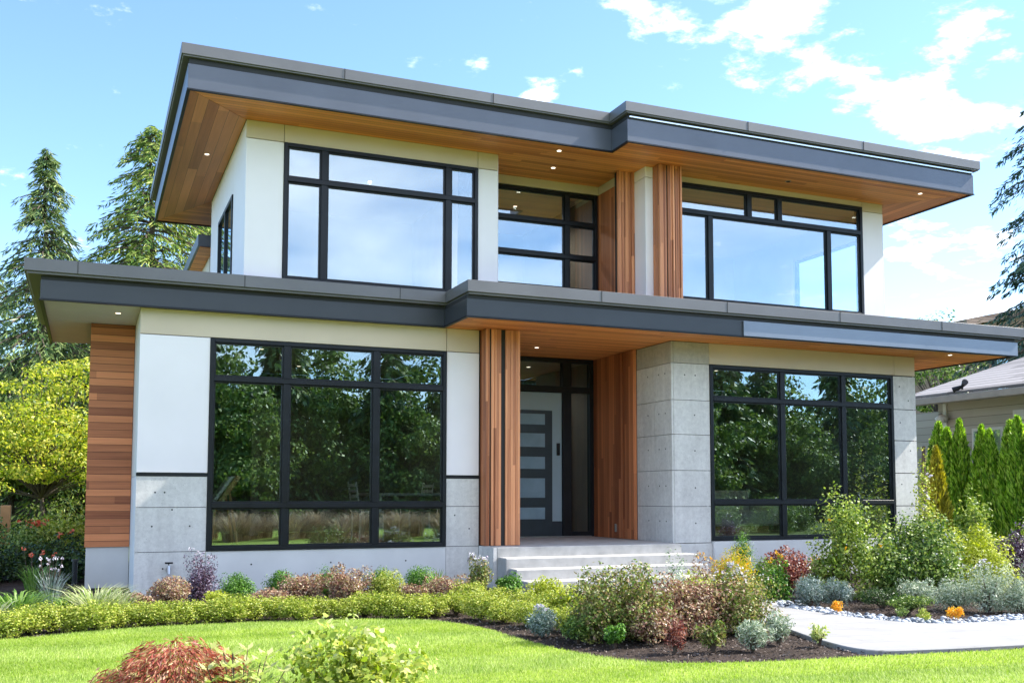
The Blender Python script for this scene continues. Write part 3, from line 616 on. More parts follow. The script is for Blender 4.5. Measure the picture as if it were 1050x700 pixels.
# mown stripes that run across the lawn
h = rng.uniform(.012, .028, n); a = rng.uniform(0, 6.28, n); ln = rng.uniform(.0, .024, n); wd = rng.uniform(.0018, .0036, n)
ox, oy = np.cos(a)*wd, np.sin(a)*wd; lean = np.where(np.sin(y*4.2+.5*x) > 0, .012, -.012)
A = np.stack([x-ox, y-oy, np.full(n, -1.327+G)], -1); B = np.stack([x+ox, y+oy, np.full(n, -1.327+G)], -1)
a2 = a+rng.uniform(.5, 2.5, n); C = np.stack([x+np.cos(a2)*ln+lean*.4, y+np.sin(a2)*ln+lean, -1.325+h+G], -1)
gr = link(fast_mesh('grass', np.stack([A, B, C], 1), 3, [MT['grass']])); tag(gr, 'short bright green mown grass of the front lawn', 'grass', kind='stuff')
# bark chips
n = 60000; x = rng.uniform(-3, 12, n); y = rng.uniform(6.3, 14, n); ok = ~in_poly(x, y, LE+[(16, -9), (-9, -9)]) & ~in_poly(x, y, PA+PB); x, y = x[ok], y[ok]; n = len(x)
def cards(c, u, v, lw, ww):
    u = u*lw[:, None]/2; v = v*ww[:, None]/2
    return np.stack([c-u, c+v, c+u, c-v], 1)
def rdir(n, zs=1.0):
    d = rng.normal(size=(n, 3)); d[:, 2] *= zs; return d/np.linalg.norm(d, axis=1, keepdims=True)
def perp(u):
    r = rdir(len(u)); v = np.cross(u, r); return v/np.maximum(np.linalg.norm(v, axis=1, keepdims=True), 1e-6)
MT['bark'] = leafmat('bark_chip', [(.05, .035, .028), (.10, .075, .06), (.17, .13, .11), (.24, .2, .18)], .0, .8, .2)
u = rdir(n, .25); c = np.stack([x, y, np.full(n, -1.338+G)+rng.uniform(0, .014, n)], -1)
o = link(fast_mesh('bark_mulch', cards(c, u, perp(u), rng.uniform(.012, .04, n), rng.uniform(.006, .016, n)), 4, [MT['bark']])); tag(o, 'dark bark mulch spread over the planting beds', 'mulch', kind='stuff')
# pebbles along the path
MT['pebble'] = leafmat('pebble', [(.10, .12, .15), (.22, .25, .3), (.38, .42, .48), (.6, .62, .65)], 0, .5, .4)
bm = bmesh.new(); bmesh.ops.create_icosphere(bm, subdivisions=1, radius=1); iv = np.array([v.co[:] for v in bm.verts]); fi = np.array([[v.index for v in f.verts] for f in bm.faces]); bm.free()
ctr = []
for i in range(len(PA)-1):
    p0 = Vector(PA[i]); p1 = Vector(PA[i+1]); 
    if p0.y > 11.2: continue
    dd = (p1-p0); nn = Vector((-dd.y, dd.x)).normalized()
    if nn.dot(Vector((1, .6))) < 0: nn = -nn
    for k in range(int(dd.length*170)):
        q = p0+dd*rng.uniform()+nn*abs(rng.normal(0, .14)+.12); ctr.append((q.x, q.y, -1.325+rng.uniform(0, .02)+G))
ctr = np.array(ctr); n = len(ctr); s = rng.uniform(.018, .045, (n, 1))*np.array([[1, .8, .55]])
ang = rng.uniform(0, 6.28, n); V = iv[None]*s[:, None]; cx, sx = np.cos(ang)[:, None], np.sin(ang)[:, None]
V = np.stack([V[..., 0]*cx-V[..., 1]*sx, V[..., 0]*sx+V[..., 1]*cx, V[..., 2]], -1)+ctr[:, None]
me = bpy.data.meshes.new('pebbles'); me.from_pydata(V.reshape(-1, 3).tolist(), [], (fi[None]+(np.arange(n)*len(iv))[:, None, None]).reshape(-1, 3).tolist()); me.materials.append(MT['pebble'])
for p_ in me.polygons: p_.use_smooth = True
tag(link(me), 'grey and white river pebbles lining the far edge of the path', 'pebbles', kind='stuff')

# ------------------------------------------------------------------ foliage makers
def shrub_pts(n, r, h, lumps, seed, base=.12, shell=.55, spread=.42, rough=True):
    """points spread over many small lumps that together fill a rounded, uneven mound of radius r and height h"""
    global rng
    rng = np.random.default_rng(seed)
    L_ = rdir(lumps, 1); L_[:, 2] = np.abs(L_[:, 2]); rad = rng.uniform(.45, 1, lumps)[:, None]
    P = L_*rad*np.array([[r*(1-spread*.6), r*(1-spread*.6), (h-base)*.85]]); P[:, 2] += base
    P *= rng.uniform(.62, 1.28, (lumps, 1)) if rough else rng.uniform(.85, 1.08, (lumps, 1))
    k = rng.integers(0, lumps, n); d = rdir(n); q = (shell+(1-shell)*rng.uniform(0, 1, n))[:, None]
    sz = rng.uniform(.7, 1.25, lumps)[k][:, None]
    pts = P[k]+d*q*np.array([[r*spread, r*spread, h*spread*.75]])*sz
    pts[:, 2] = np.abs(pts[:, 2]-.01)+.01
    return pts, d, P
def leafy(pts, d, ll, lw, up_=.3, jit=.8):
    n = len(pts); nrm = d+np.array([[0, 0, up_]])+rng.normal(0, jit, (n, 3)); nrm /= np.linalg.norm(nrm, axis=1, keepdims=True)
    u = np.cross(nrm, rdir(n)); u /= np.maximum(np.linalg.norm(u, axis=1, keepdims=True), 1e-6); v = np.cross(nrm, u)
    return cards(pts, u, v, rng.uniform(.7, 1.3, n)*ll, rng.uniform(.7, 1.2, n)*lw)
def stems(name, P, mat, parent, r0=.012, k=14, top=.9):
    m = MB()
    for p in P[:k]:
        m.tube([(p[0]*.08, p[1]*.08, -G), (p[0]*.4, p[1]*.4, -G+p[2]*.5), (p[0]*top, p[1]*top, -G+p[2]*top)], [r0, r0*.7, r0*.3], 5)
    return m.build(name, mat, parent)
def blades(n, r, h, w, seed, curl=.5, col=None):
    g2 = np.random.default_rng(seed); a = g2.uniform(0, 6.28, n); b0 = np.stack([np.cos(a), np.sin(a), 0*a], -1)*(g2.uniform(0, .35, n)*r)[:, None]
    hh = h*g2.uniform(.55, 1.05, n); out_ = r*g2.uniform(.3, 1.1, n); dirv = np.stack([np.cos(a+g2.normal(0, .5, n)), np.sin(a+g2.normal(0, .5, n)), 0*a], -1)
    side = np.stack([-dirv[:, 1], dirv[:, 0], 0*a], -1)*(w*g2.uniform(.6, 1.2, n))[:, None]
    def at(t): return b0+dirv*(out_*t**1.8)[:, None]+np.array([[0, 0, 1]])*(hh*(t-curl*t**3*.6))[:, None]
    q = []
    ts = [0, .35, .7, 1.0]; ws = [1, 1, .75, .08]
    for i in range(3):
        p0, p1 = at(np.full(n, ts[i])), at(np.full(n, ts[i+1])); q.append(np.stack([p0-side*ws[i], p0+side*ws[i], p1+side*ws[i+1], p1-side*ws[i+1]], 1))
    q = np.stack(q, 1)     # n,3,4,3 -> share verts per blade so that one blade has one colour
    co = np.concatenate([q[:, 0, :2], q[:, 0, 2:][:, ::-1], q[:, 1, 2:][:, ::-1], q[:, 2, 2:][:, ::-1]], 1).reshape(-1, 3)
    f = []
    for i in range(3): f.append([2*i, 2*i+1, 2*i+3, 2*i+2])
    F = (np.arange(n)[:, None, None]*8+np.array(f)[None]).reshape(-1, 4); return co, F
def blade_mesh(name, mat, *a, **k):
    co, F = blades(*a, **k); me = bpy.data.meshes.new(name); me.from_pydata(co.tolist(), [], F.tolist()); me.materials.append(mat); return me
LM = {}
LM['lime'] = leafmat('lime_leaf', [(.14, .20, .02), (.28, .37, .04), (.44, .50, .08), (.6, .6, .16)], .35)
LM['box'] = leafmat('box_leaf', [(.03, .09, .012), (.07, .18, .02), (.12, .28, .03), (.2, .38, .06)], .3)
LM['green'] = leafmat('green_leaf', [(.04, .09, .015), (.10, .18, .03), (.18, .28, .05), (.34, .42, .12)], .3)
LM['mid'] = leafmat('mid_green_leaf', [(.08, .14, .02), (.18, .27, .04), (.3, .4, .07), (.48, .54, .14)], .32)
LM['dark'] = leafmat('dark_leaf', [(.01, .03, .01), (.025, .06, .015), (.05, .10, .02), (.08, .14, .03)], .2)
LM['copper'] = leafmat('copper_leaf', [(.14, .06, .05), (.28, .13, .09), (.42, .25, .16), (.28, .27, .08), (.55, .42, .3)], .25)
LM['purple'] = leafmat('purple_leaf', [(.03, .012, .025), (.08, .03, .06), (.15, .08, .12), (.3, .25, .35)], .15)
LM['burg'] = leafmat('burgundy_leaf', [(.08, .018, .02), (.18, .04, .035), (.3, .09, .06), (.42, .2, .14)], .3)
LM['mixed'] = leafmat('copper_green_leaf', [(.07, .11, .02), (.16, .10, .06), (.24, .28, .05), (.38, .24, .15), (.5, .5, .14), (.12, .19, .04), (.2, .3, .05)], .25)
LM['silver'] = leafmat('silver_leaf', [(.12, .19, .10), (.28, .36, .22), (.46, .52, .38), (.66, .70, .56)], .2)
LM['blue'] = leafmat('blue_grey_leaf', [(.06, .11, .08), (.12, .19, .15), (.22, .3, .26), (.36, .42, .42)], .2)
LM['yellow'] = leafmat('yellow_leaf', [(.26, .26, .02), (.42, .40, .03), (.6, .55, .06), (.65, .35, .05)], .4)
LM['gold'] = leafmat('gold_green_leaf', [(.2, .26, .02), (.34, .4, .03), (.5, .56, .06), (.6, .62, .12)], .4)
LM['maple'] = leafmat('maple_leaf', [(.12, .19, .02), (.30, .38, .04), (.52, .56, .07), (.68, .62, .12)], .5)
LM['cedar'] = leafmat('cedar_spray', [(.03, .07, .025), (.08, .15, .05), (.16, .25, .07), (.3, .36, .11)], .2)
LM['cedar_gold'] = leafmat('golden_cedar_spray', [(.04, .10, .02), (.12, .22, .04), (.26, .36, .06), (.46, .5, .12)], .25)
LM['spruce'] = leafmat('blue_spruce_spray', [(.01, .03, .018), (.02, .06, .035), (.05, .10, .06), (.10, .16, .10)], .15)
LM['thuja'] = leafmat('thuja_spray', [(.07, .17, .012), (.17, .36, .03), (.34, .56, .05), (.52, .70, .12)], .45)
LM['thuja_gold'] = leafmat('golden_thuja_spray', [(.2, .2, .02), (.38, .36, .03), (.55, .5, .06)], .3)
LM['lily'] = leafmat('strap_leaf', [(.08, .18, .03), (.16, .3, .05), (.28, .42, .1)], .35)
LM['pale_grass'] = leafmat('striped_strap_leaf', [(.2, .3, .06), (.36, .45, .14), (.55, .58, .3), (.68, .68, .45)], .4)
LM['orange_fl'] = leafmat('orange_petal', [(.7, .3, .02), (.8, .42, .02), (.85, .55, .05)], .3)
LM['red_fl'] = leafmat('red_petal', [(.7, .05, .04), (.8, .15, .08), (.85, .3, .2)], .3)
LM['white_fl'] = leafmat('pale_petal', [(.55, .55, .6), (.7, .7, .72), (.6, .5, .65)], .3)
LM['tip'] = leafmat('pale_new_leaf', [(.34, .44, .1), (.5, .56, .18), (.62, .62, .3)], .4)
MT['barktree'] = ground_mat('tree_bark', [(.3, (.05, .04, .03)), (.6, (.14, .11, .09))], 4, 30, 1, 25)
MT['twig'] = plain('twig', (.10, .07, .05), .8, var=.2)

def shrub(name, label, cat, loc, r, h, leafm, n=5000, ll=.035, lw=.02, lumps=26, seed=1, group=None, stem=True, flowers=None, jit=.8, spread=.42, shell=.55, s=1):
    t = local(thing(name, label, cat, (loc[0], loc[1], -1.335+G), rng.uniform(0, 6.28) if False else seed*1.37, group, s))
    pts, d, P = shrub_pts(n, r, h, lumps, seed, spread=spread, shell=shell, rough=jit > .5)
    fo = link(fast_mesh('foliage', leafy(pts, d, ll, lw, jit=jit), 4, [LM[leafm]]), parent=t)
    if stem: stems('stem', P, MT['twig'], t, k=min(12, lumps))
    if flowers:
        fm, k, fs = flowers; idx = np.argsort(-(pts[:, 2]+rng.uniform(0, h*.8, len(pts))))[:k*1]
        c = pts[idx]+np.array([[0, 0, fs*.4]])
        if k <= 26:
            for q in c:
                e = q[None]+rng.normal(0, fs*.3, (6, 3)); link(fast_mesh('flower', leafy(e, rdir(6), fs, fs*.7), 4, [LM[fm]]), parent=t)
            return t
        c = np.repeat(c, 5, 0)+rng.normal(0, fs*.35, (len(c)*5, 3))
        link(fast_mesh('flower', leafy(c, rdir(len(c)), fs, fs*.7), 4, [LM[fm]]), parent=t)
    return t
def clump(name, label, cat, loc, r, h, leafm, n=160, w=.006, seed=1, curl=.5, group=None, flowers=None):
    t = local(thing(name, label, cat, (loc[0], loc[1], -1.335+G), 0, group))
    link(blade_mesh('foliage', LM[leafm], n, r, h, w, seed, curl), parent=t)
    if flowers:
        fm, k, fs = flowers; g2 = np.random.default_rng(seed+5); c = np.stack([g2.normal(0, r*.5, k), g2.normal(0, r*.5, k), h*g2.uniform(.85, 1.15, k)], -1)
        global rng
        rng = g2; m = MB()
        for q in c: m.tube([(q[0]*.3, q[1]*.3, -G), (q[0], q[1], q[2]-G)], [.004, .003], 4)
        m.build('flower_stalk', MT['twig'], t)
        for q in c:
            e = q[None]+g2.normal(0, fs*.35, (9, 3)); link(fast_mesh('flower', leafy(e, rdir(9), fs, fs*.6), 4, [LM[fm]]), parent=t)
    return t

# ------------------------------------------------------------------ trees
def conifer(name, label, loc, h, rad, leafm, seed, ntier=34, ll=.34, lw=.10, droop=.35, group=None, n_per=26, base=.04, top_pow=.85, cat='tree', arm=7):
    global rng
    rng = np.random.default_rng(seed); t = local(thing(name, label, cat, (loc[0], loc[1], -1.4+G), 0, group))
    tr = MB(); m = 9; tr.tube([(math.sin(i*1.3)*.06, math.cos(i*1.7)*.06, -G+h*i/m*.985) for i in range(m+1)], [h*.016*(1-i/m)**.9+.012 for i in range(m+1)], 9)
    C, U, W_ = [], [], []
    for i in range(ntier):
        f = i/ntier; z0 = h*(base+(1-base)*f); Lr = rad*(1-f)**top_pow*rng.uniform(.75, 1.1)+.12
        for k in range(arm):
            a = rng.uniform(0, 6.28); Lb = Lr*rng.uniform(.55, 1.15); z = z0+rng.uniform(-.5, .5)*h/ntier
            pts = []
            dz = rng.uniform(.1, .35)
            for q in range(6):
                s_ = q/5; pts.append(np.array([math.cos(a+s_*.15)*Lb*s_, math.sin(a+s_*.15)*Lb*s_, z+dz*Lb*s_*.7-droop*Lb*s_*s_*1.6]))
            if Lb > .5: tr.tube([(p[0], p[1], p[2]-G) for p in pts[:5]], [.012+.012*Lb*(1-q/5) for q in range(5)], 4, cap=False)
            nn = int(n_per*(.35+Lb/rad)); s_ = rng.uniform(.12, 1.02, nn)**.8; ii = np.clip(s_*5, 0, 4.999); i0 = ii.astype(int); fr_ = (ii-i0)[:, None]
            P = np.array(pts); c = P[i0]*(1-fr_)+P[i0+1]*fr_; sd = (1.05-s_)[:, None]*Lb*.32*rng.normal(0, 1, (nn, 1)); side = np.array([[-math.sin(a), math.cos(a), 0]])
            c = c+side*sd; hang = rng.uniform(.0, 1, (nn, 1)); c = c-np.array([[0, 0, 1]])*hang*ll*.55+rng.normal(0, .03, (nn, 3))
            uu = np.array([[math.cos(a), math.sin(a), 0]])*rng.uniform(.2, .9, (nn, 1))+side*np.sign(sd)*rng.uniform(.2, .9, (nn, 1))-np.array([[0, 0, 1]])*(.25+droop*2*hang)
            C.append(c); U.append(uu/np.linalg.norm(uu, axis=1, keepdims=True))
    C = np.concatenate(C); U = np.concatenate(U); V = np.cross(U, rdir(len(U))); V /= np.linalg.norm(V, axis=1, keepdims=True)
    sc_ = rng.uniform(.6, 1.3, len(C)); tr.build('trunk', MT['barktree'], t)
    link(fast_mesh('crown', cards(C, U, V, sc_*ll, sc_*lw), 4, [LM[leafm]]), parent=t); return t
def broadleaf(name, label, loc, h, rad, leafm, seed, n=16000, ll=.09, lw=.06, trunk_h=.35, layers=False, group=None, nl=46, lump=.26, tr=.02):
    global rng
    rng = np.random.default_rng(seed); t = local(thing(name, label, 'tree', (loc[0], loc[1], -1.4+G), 0, group))
    m = MB(); top = h*trunk_h; m.tube([(0, 0, -G), (.05, .03, -G+top*.5), (.0, .05, -G+top)], [h*tr, h*tr*.8, h*tr*.65], 9)
    P = rdir(nl); P[:, 2] = np.abs(P[:, 2])*1.0-.25*rng.uniform(0, 1, nl); P *= rng.uniform(.35, 1, (nl, 1)); P = P*np.array([[rad, rad, h-top-.1*h]])*.88; P[:, 2] += top+.05*h
    for p in P:
        m.tube([(0, 0, -G+top*.8), (p[0]*.35, p[1]*.35, -G+top*.8+(p[2]-top*.8)*.45), (p[0], p[1], -G+p[2])], [h*tr*.4, h*tr*.22, .008], 5, cap=False)
    m.build('trunk', MT['barktree'], t)
    k = rng.integers(0, nl, n); d = rdir(n); q = rng.uniform(.35, 1, n)[:, None]**.6; sz = rng.uniform(.6, 1.3, nl)[k][:, None]
    c = P[k]+d*q*sz*rad*lump*np.array([[1.2, 1.2, .45 if layers else .85]])
    link(fast_mesh('crown', leafy(c, d, ll, lw, up_=.6 if layers else .3, jit=.6), 4, [LM[leafm]]), parent=t); return t
def thuja_mesh(h, r, seed, leafm, n=5200):
    global rng
    rng = np.random.default_rng(seed); f = rng.uniform(0, 1, n); z = f*h
    prof = np.minimum(1, (1-f)**.62*1.35)*np.minimum(1, .75+f*1.2); a = rng.uniform(0, 6.28, n)
    lump = 1+.16*np.sin(a*5+z*3+seed)+.1*np.sin(a*3-z*7); rr = r*prof*lump*rng.uniform(.62, 1.05, n)
    c = np.stack([np.cos(a)*rr, np.sin(a)*rr, z], -1); u = np.stack([np.cos(a)*.35, np.sin(a)*.35, np.ones(n)], -1)+rng.normal(0, .22, (n, 3)); u /= np.linalg.norm(u, axis=1, keepdims=True)
    v = np.cross(u, rdir(n)); v /= np.linalg.norm(v, axis=1, keepdims=True)
    return fast_mesh('foliage', cards(c, u, v, rng.uniform(.09, .2, n), rng.uniform(.02, .05, n)), 4, [LM[leafm]])

def at_depth(px, Y): x_, z_ = px2y(px, 507, Y); return (x_, Y)
# left background
conifer('conifer_tree', 'tall narrow conifer with layered drooping branches at the far left, beyond the maple', at_depth(37, 30), 10.95, 3.0, 'cedar', 3, ntier=50, arm=8, n_per=75, ll=.24, lw=.034, droop=.36, top_pow=.8)
conifer('conifer_tree', 'broad sunlit cedar rising between the far left conifer and the upper roof', at_depth(147, 31), 12.3, 4.3, 'cedar_gold', 5, ntier=54, arm=9, n_per=85, ll=.24, lw=.038, droop=.3, top_pow=.62)
conifer('conifer_tree', 'full cedar just behind the upper left wall, its top hidden by the roof', at_depth(215, 34), 12.5, 3.6, 'cedar_gold', 6, ntier=40, arm=8, n_per=60, ll=.28, lw=.05, droop=.3, top_pow=.6)
conifer('conifer_tree', 'dark conifer cut by the left edge of the photo, lower than its neighbour', at_depth(-22, 38), 9.4, 3.4, 'cedar', 8, ntier=34, arm=8, n_per=70, ll=.26, lw=.04, droop=.3, top_pow=.6)
conifer('conifer_tree', 'shaded conifer filling the gap under the lower left roof', at_depth(70, 36), 8.2, 3.8, 'cedar', 9, ntier=34, arm=8, n_per=55, ll=.3, lw=.055, droop=.3, top_pow=.5)
broadleaf('maple_tree', 'yellow-green maple with layered airy crown left of the cedar wall', at_depth(42, 26.5), 6.1, 2.6, 'maple', 11, n=19000, ll=.10, lw=.055, trunk_h=.27, layers=True, nl=120, lump=.19, tr=.009)
broadleaf('shade_tree', 'low dark leafy tree standing behind the yellow maple', at_depth(10, 30), 5.2, 3.2, 'green', 12, n=14000, ll=.16, lw=.10, nl=40)
broadleaf('shade_tree', 'dark leafy tree tucked behind the maple beside the cedar wall', at_depth(88, 32), 4.8, 2.8, 'dark', 14, n=14000, ll=.16, lw=.10, nl=40)
# right background
def big_conifer(loc):
    return conifer('conifer_tree', 'large dark conifer at the right edge, only its branch ends in the picture', loc, 17.5, 4.6, 'spruce', 21, ntier=32, arm=8, ll=.26, lw=.045, droop=.30, n_per=190, base=.2, top_pow=.55)
big_conifer((31.7, 24.5))
broadleaf('young_tree', 'thin young tree with open twigs above the brown neighbouring roof', (30.2, 29.5), 9.6, 2.3, 'green', 23, n=3000, ll=.14, lw=.08, trunk_h=.55, nl=40, lump=.22, tr=.008)
broadleaf('shade_tree', 'leafy tree showing through the gap under the right end of the lower roof', (34, 33), 6.6, 2.2, 'green', 24, n=9000, ll=.16, lw=.1)
# trees across the street, seen only mirrored in the windows
gC, gB = 'conifers across the street mirrored in the windows', 'leafy trees across the street mirrored in the windows'
protoC = conifer('conifer_tree', 'dark conifer across the street, mirrored in the lower windows', (7.6, -16), 9.3, 3.0, 'cedar', 31, ntier=28, arm=7, ll=.45, lw=.14, group=gC, top_pow=.6)
protoB = broadleaf('shade_tree', 'leafy tree across the street, mirrored in the lower windows', (4.6, -15), 8.2, 2.9, 'green', 32, n=15000, ll=.2, lw=.13, trunk_h=.12, nl=60, group=gB)
for i in range(13):
    copy_tree(protoC, (random.Random(i).uniform(-.5, .5)+1.5+4.4*i-6.5, -15.5-(i*7 % 4), -1.4+G), i*.9, random.Random(i+9).uniform(.95, 1.2))
for i in range(15):
    copy_tree(protoB, (random.Random(i+30).uniform(-.5, .5)+3.6*i-5, -13.5-(i*5 % 3)*1.2, -1.4+G), i*1.3, random.Random(i+60).uniform(.8, 1.02))
for i in range(12):
    copy_tree(protoB, (random.Random(i+80).uniform(-.8, .8)+4.6*i-3, -21, -1.4+G), i*2.3, random.Random(i+90).uniform(1.25, 1.45))

# ------------------------------------------------------------------ neighbouring house on the right
MT['shake'] = wood('shake_shingles', 2, .11, (.11, .10, .10), (.30, .28, .28), 1, .14, .9)
MT['shake_brown'] = wood('brown_shake_shingles', 2, .13, (.12, .08, .065), (.32, .23, .19), 1, .12, .9)
MT['beige'] = wood('beige_lap_siding', 2, .2, (.36, .32, .25), (.42, .37, .29), 1, .05, .8)
MT['gutter'] = plain('taupe_gutter', (.30, .26, .22), .5)
MT['trim'] = plain('cream_trim', (.62, .58, .5), .6)
MT['brick'] = plain('brown_brick', (.34, .22, .16), .9, var=.12, scale=12)
NH = thing('neighbour_house', 'beige neighbouring house with grey shake roof behind the clipped green hedge', 'house', (24, 20, 0))
def nb(name, mat, *a, **k): return box(name, MT[mat], NH, *a, **k)
nb('wall', 'beige', 19.6, 30, 19.0, 19.2, -1.4, 2.35); nb('wall', 'beige', 19.6, 19.8, 11.0, 18.995, -1.4, 2.35); nb('wall', 'beige', 21.5, 30, 18.9, 26, -1.4, 2.3)
nb('corner_board', 'trim', 19.55, 19.597, 18.9, 19.0, -1.4, 2.3)
nb('gutter', 'gutter', 18.92, 19.1, 9.5, 19.6, 2.22, 2.40, bevel=.02)
nb('eave_soffit', 'trim', 19.1, 19.62, 9.5, 19.6, 2.352, 2.38)
MB().hull([(18.95, 9.5, 2.41), (18.95, 19.7, 2.41), (25, 19.7, 4.2), (25, 9.5, 4.2), (18.95, 9.5, 2.47), (18.95, 19.7, 2.47), (25, 19.7, 4.26), (25, 9.5, 4.26)], [(0, 1, 2, 3), (7, 6, 5, 4), (0, 4, 5, 1), (1, 5, 6, 2), (2, 6, 7, 3), (3, 7, 4, 0)]).build('roof', MT['shake'], NH)
nb('lintel', 'trim', 19.5, 19.598, 12.2, 16.9, 1.72, 1.95); gd = nb('garage_door', 'trim', 19.56, 19.597, 12.3, 16.8, -1.3, 1.71)
for k in range(5): box('door_panel', MT['gutter'], gd, 19.545, 19.559, 12.4, 16.7, -1.2+k*.58, -1.2+k*.58+.46, bevel=.004)
wn_ = nb('window', 'trim', 19.52, 19.597, 17.2, 18.1, .7, 1.6); box('pane', MT['glass_low'], wn_, 19.50, 19.515, 17.27, 18.03, .77, 1.53)
t = thing('wall_lamp', 'white flush lamp under the neighbouring eave beside the concrete pier', 'lamp', (19.4, 18.95, 2+G))
MB().tube([(19.4, 18.9, 1.98), (19.4, 18.9, 1.9), (19.4, 18.9, 1.8)], [.07, .16, .11], 12).build('lamp_shade', MT['trim'], t, 0, True); MB().tube([(19.4, 18.99, 2.0), (19.4, 18.9, 2.0)], [.03, .03], 8).build('bracket', MT['gutter'], t)
t = thing('flood_light', 'small dark twin flood light on the edge of the grey shake roof', 'lamp', (19.05, 17.9, 2.45+G))
MB().tube([(19.05, 17.9, 2.40), (19.05, 17.9, 2.58)], [.03, .02], 8).build('stand', MT['black'], t)
MB().tube([(19.05, 17.9, 2.58), (18.95, 17.72, 2.66)], [.035, .075], 10).build('lamp_head', MT['black'], t); MB().tube([(19.05, 17.9, 2.58), (18.95, 18.08, 2.50)], [.035, .075], 10).build('lamp_head', MT['black'], t)
H2 = thing('far_house', 'taller brown roofed house beyond the grey shake roof at the right edge', 'house', (42, 33, 0))
MB().hull([(35.5, 33, 7.45), (35.5, 40, 7.45), (50, 40, 10.45), (50, 33, 10.45), (35.5, 33, 7.75), (35.5, 40, 7.75), (50, 40, 10.85), (50, 33, 10.85)], [(0, 1, 2, 3), (7, 6, 5, 4), (0, 4, 5, 1), (1, 5, 6, 2), (2, 6, 7, 3), (3, 7, 4, 0)]).build('roof', MT['shake_brown'], H2)
MB().hull([(37.3, 33.5, -1.4), (37.3, 39, -1.4), (48, 39, -1.4), (48, 33.5, -1.4), (37.3, 33.5, 7.85), (37.3, 39, 7.85), (48, 39, 10.05), (48, 33.5, 10.05)], [(0, 1, 2, 3), (7, 6, 5, 4), (0, 4, 5, 1), (1, 5, 6, 2), (2, 6, 7, 3), (3, 7, 4, 0)]).build('wall', MT['brick'], H2); f = box('window', MT['black'], H2, 37.5, 38.3, 33.3, 33.495, 2, 7.4); box('pane', MT['glass_low'], f, 37.56, 38.24, 33.28, 33.295, 2.1, 7.3)
# ------------------------------------------------------------------ clipped cedar hedge at the right
tms = [thuja_mesh(2.9, .31, 40+k, 'thuja', 7000) for k in range(3)]
tw = MB().tube([(0, 0, -G), (0, 0, -G+2.3)], [.05, .015], 6).build('stem', MT['twig']); twm = tw.data; bpy.data.objects.remove(tw)
lab = ['clipped green columnar cedar nearest the concrete pier, first in the hedge', 'clipped green columnar cedar, second in the hedge from the pier', 'clipped green columnar cedar below the wall corner of the beige house', 'clipped green columnar cedar, fourth in the hedge from the pier',
       'clipped green columnar cedar, fifth in the hedge from the pier', 'clipped green columnar cedar, third from the right edge of the photo', 'clipped green columnar cedar, second from the right edge of the photo', 'clipped green columnar cedar cut by the right edge of the photo']
for k, (px, py) in enumerate(((957, 434), (969, 440), (983, 431), (1003, 437), (1017, 441), (1032, 433), (1048, 428), (1066, 430))):
    d = fw + r2*((px-525)/1038.19) - u2*((py-432.04)/1038.19); t_ = 17.6/d.x; X, Y, Z = 17.6, d.y*t_, d.z*t_
    s = (Z+1.36)/2.9; t = local(thing('columnar_cedar', lab[k], 'tree', (X, Y, -1.36+G), k*1.7, 'columnar cedars in the hedge by the beige house', s)); q_ = random.Random(k+5); t.scale = (s*q_.uniform(.85, 1.2), s*q_.uniform(.85, 1.2), s); t.rotation_euler = (q_.uniform(-.035, .035), q_.uniform(-.035, .035), k*1.7)
    link(tms[k % 3], parent=t); link(twm, 'stem', t)
def at(px, py): return px2g(px, py)
def ppm(py): return (py-507)/1.32
def S(name, label, cat, px, py, wpx, hpx, leafm, **k):
    p = ppm(py); r = wpx/2/p*1.16; h = hpx/p*1.12
    return shrub(name, label, cat, at(px, py), r, h, leafm, **k)
# trained plants by the pier
t = local(thing('golden_cypress', 'slim golden cypress between the pier and the clipped hedge', 'tree', (*px2y(961, 507, 16.0)[:1], 16.0, -1.36+G), 0, None, 1)); link(thuja_mesh(2.35, .26, 60, 'thuja_gold', 3600), parent=t); link(twm, 'stem', t)
t = thing('bare_trunk', 'thin brown bare trunk standing beside the golden cypress', 'trunk', (px2y(948, 507, 15.6)[0], 15.6, -1.36+G)); local(t)
MB().tube([(0, 0, -G), (.03, 0, -G+.9), (0, .02, -G+1.7), (.04, .02, -G+2.35)], [.07, .055, .05, .03], 8).build('trunk', MT['barktree'], t)
rng = np.random.default_rng(9); pts, d, P = shrub_pts(500, .3, 2.3, 14, 77, spread=.5); link(fast_mesh('foliage', leafy(pts, d, .05, .03), 4, [LM['lime']]), parent=t)
def tallshrub(name, label, X, Y, r, h, leafm, n, seed, ll=.05, lw=.03, lumps=24, flowers=None, jit=.8):
    t = local(thing(name, label, 'shrub', (X, Y, -1.35+G), 0)); pts, d, P = shrub_pts(n, r, h, lumps, seed, base=h*.15, spread=.34, shell=.3)
    link(fast_mesh('foliage', leafy(pts, d, ll, lw, jit=jit), 4, [LM[leafm]]), parent=t); stems('stem', P, MT['twig'], t, .009, 20, 1.0)
    if flowers:
        fm, k, fs = flowers
        if k <= 16:
            for q in pts[::max(1, len(pts)//k)]:
                e = q[None]+rng.normal(0, fs*.3, (6, 3)); link(fast_mesh('flower', leafy(e, rdir(6), fs, fs*.7), 4, [LM[fm]]), parent=t)
            return t
        c = np.repeat(pts[::max(1, len(pts)//k)], 5, 0); c = c+rng.normal(0, fs*.35, c.shape); link(fast_mesh('flower', leafy(c, rdir(len(c)), fs, fs*.7), 4, [LM[fm]]), parent=t)
    return t
X, Y = 13.3, 13.2
tallshrub('climbing_rose', 'open climbing rose with thin stems and pale blooms against the right pier', X, 13.4, .42, 2.25, 'lime', 2100, 81, .05, .032, 30, ('white_fl', 40, .05))
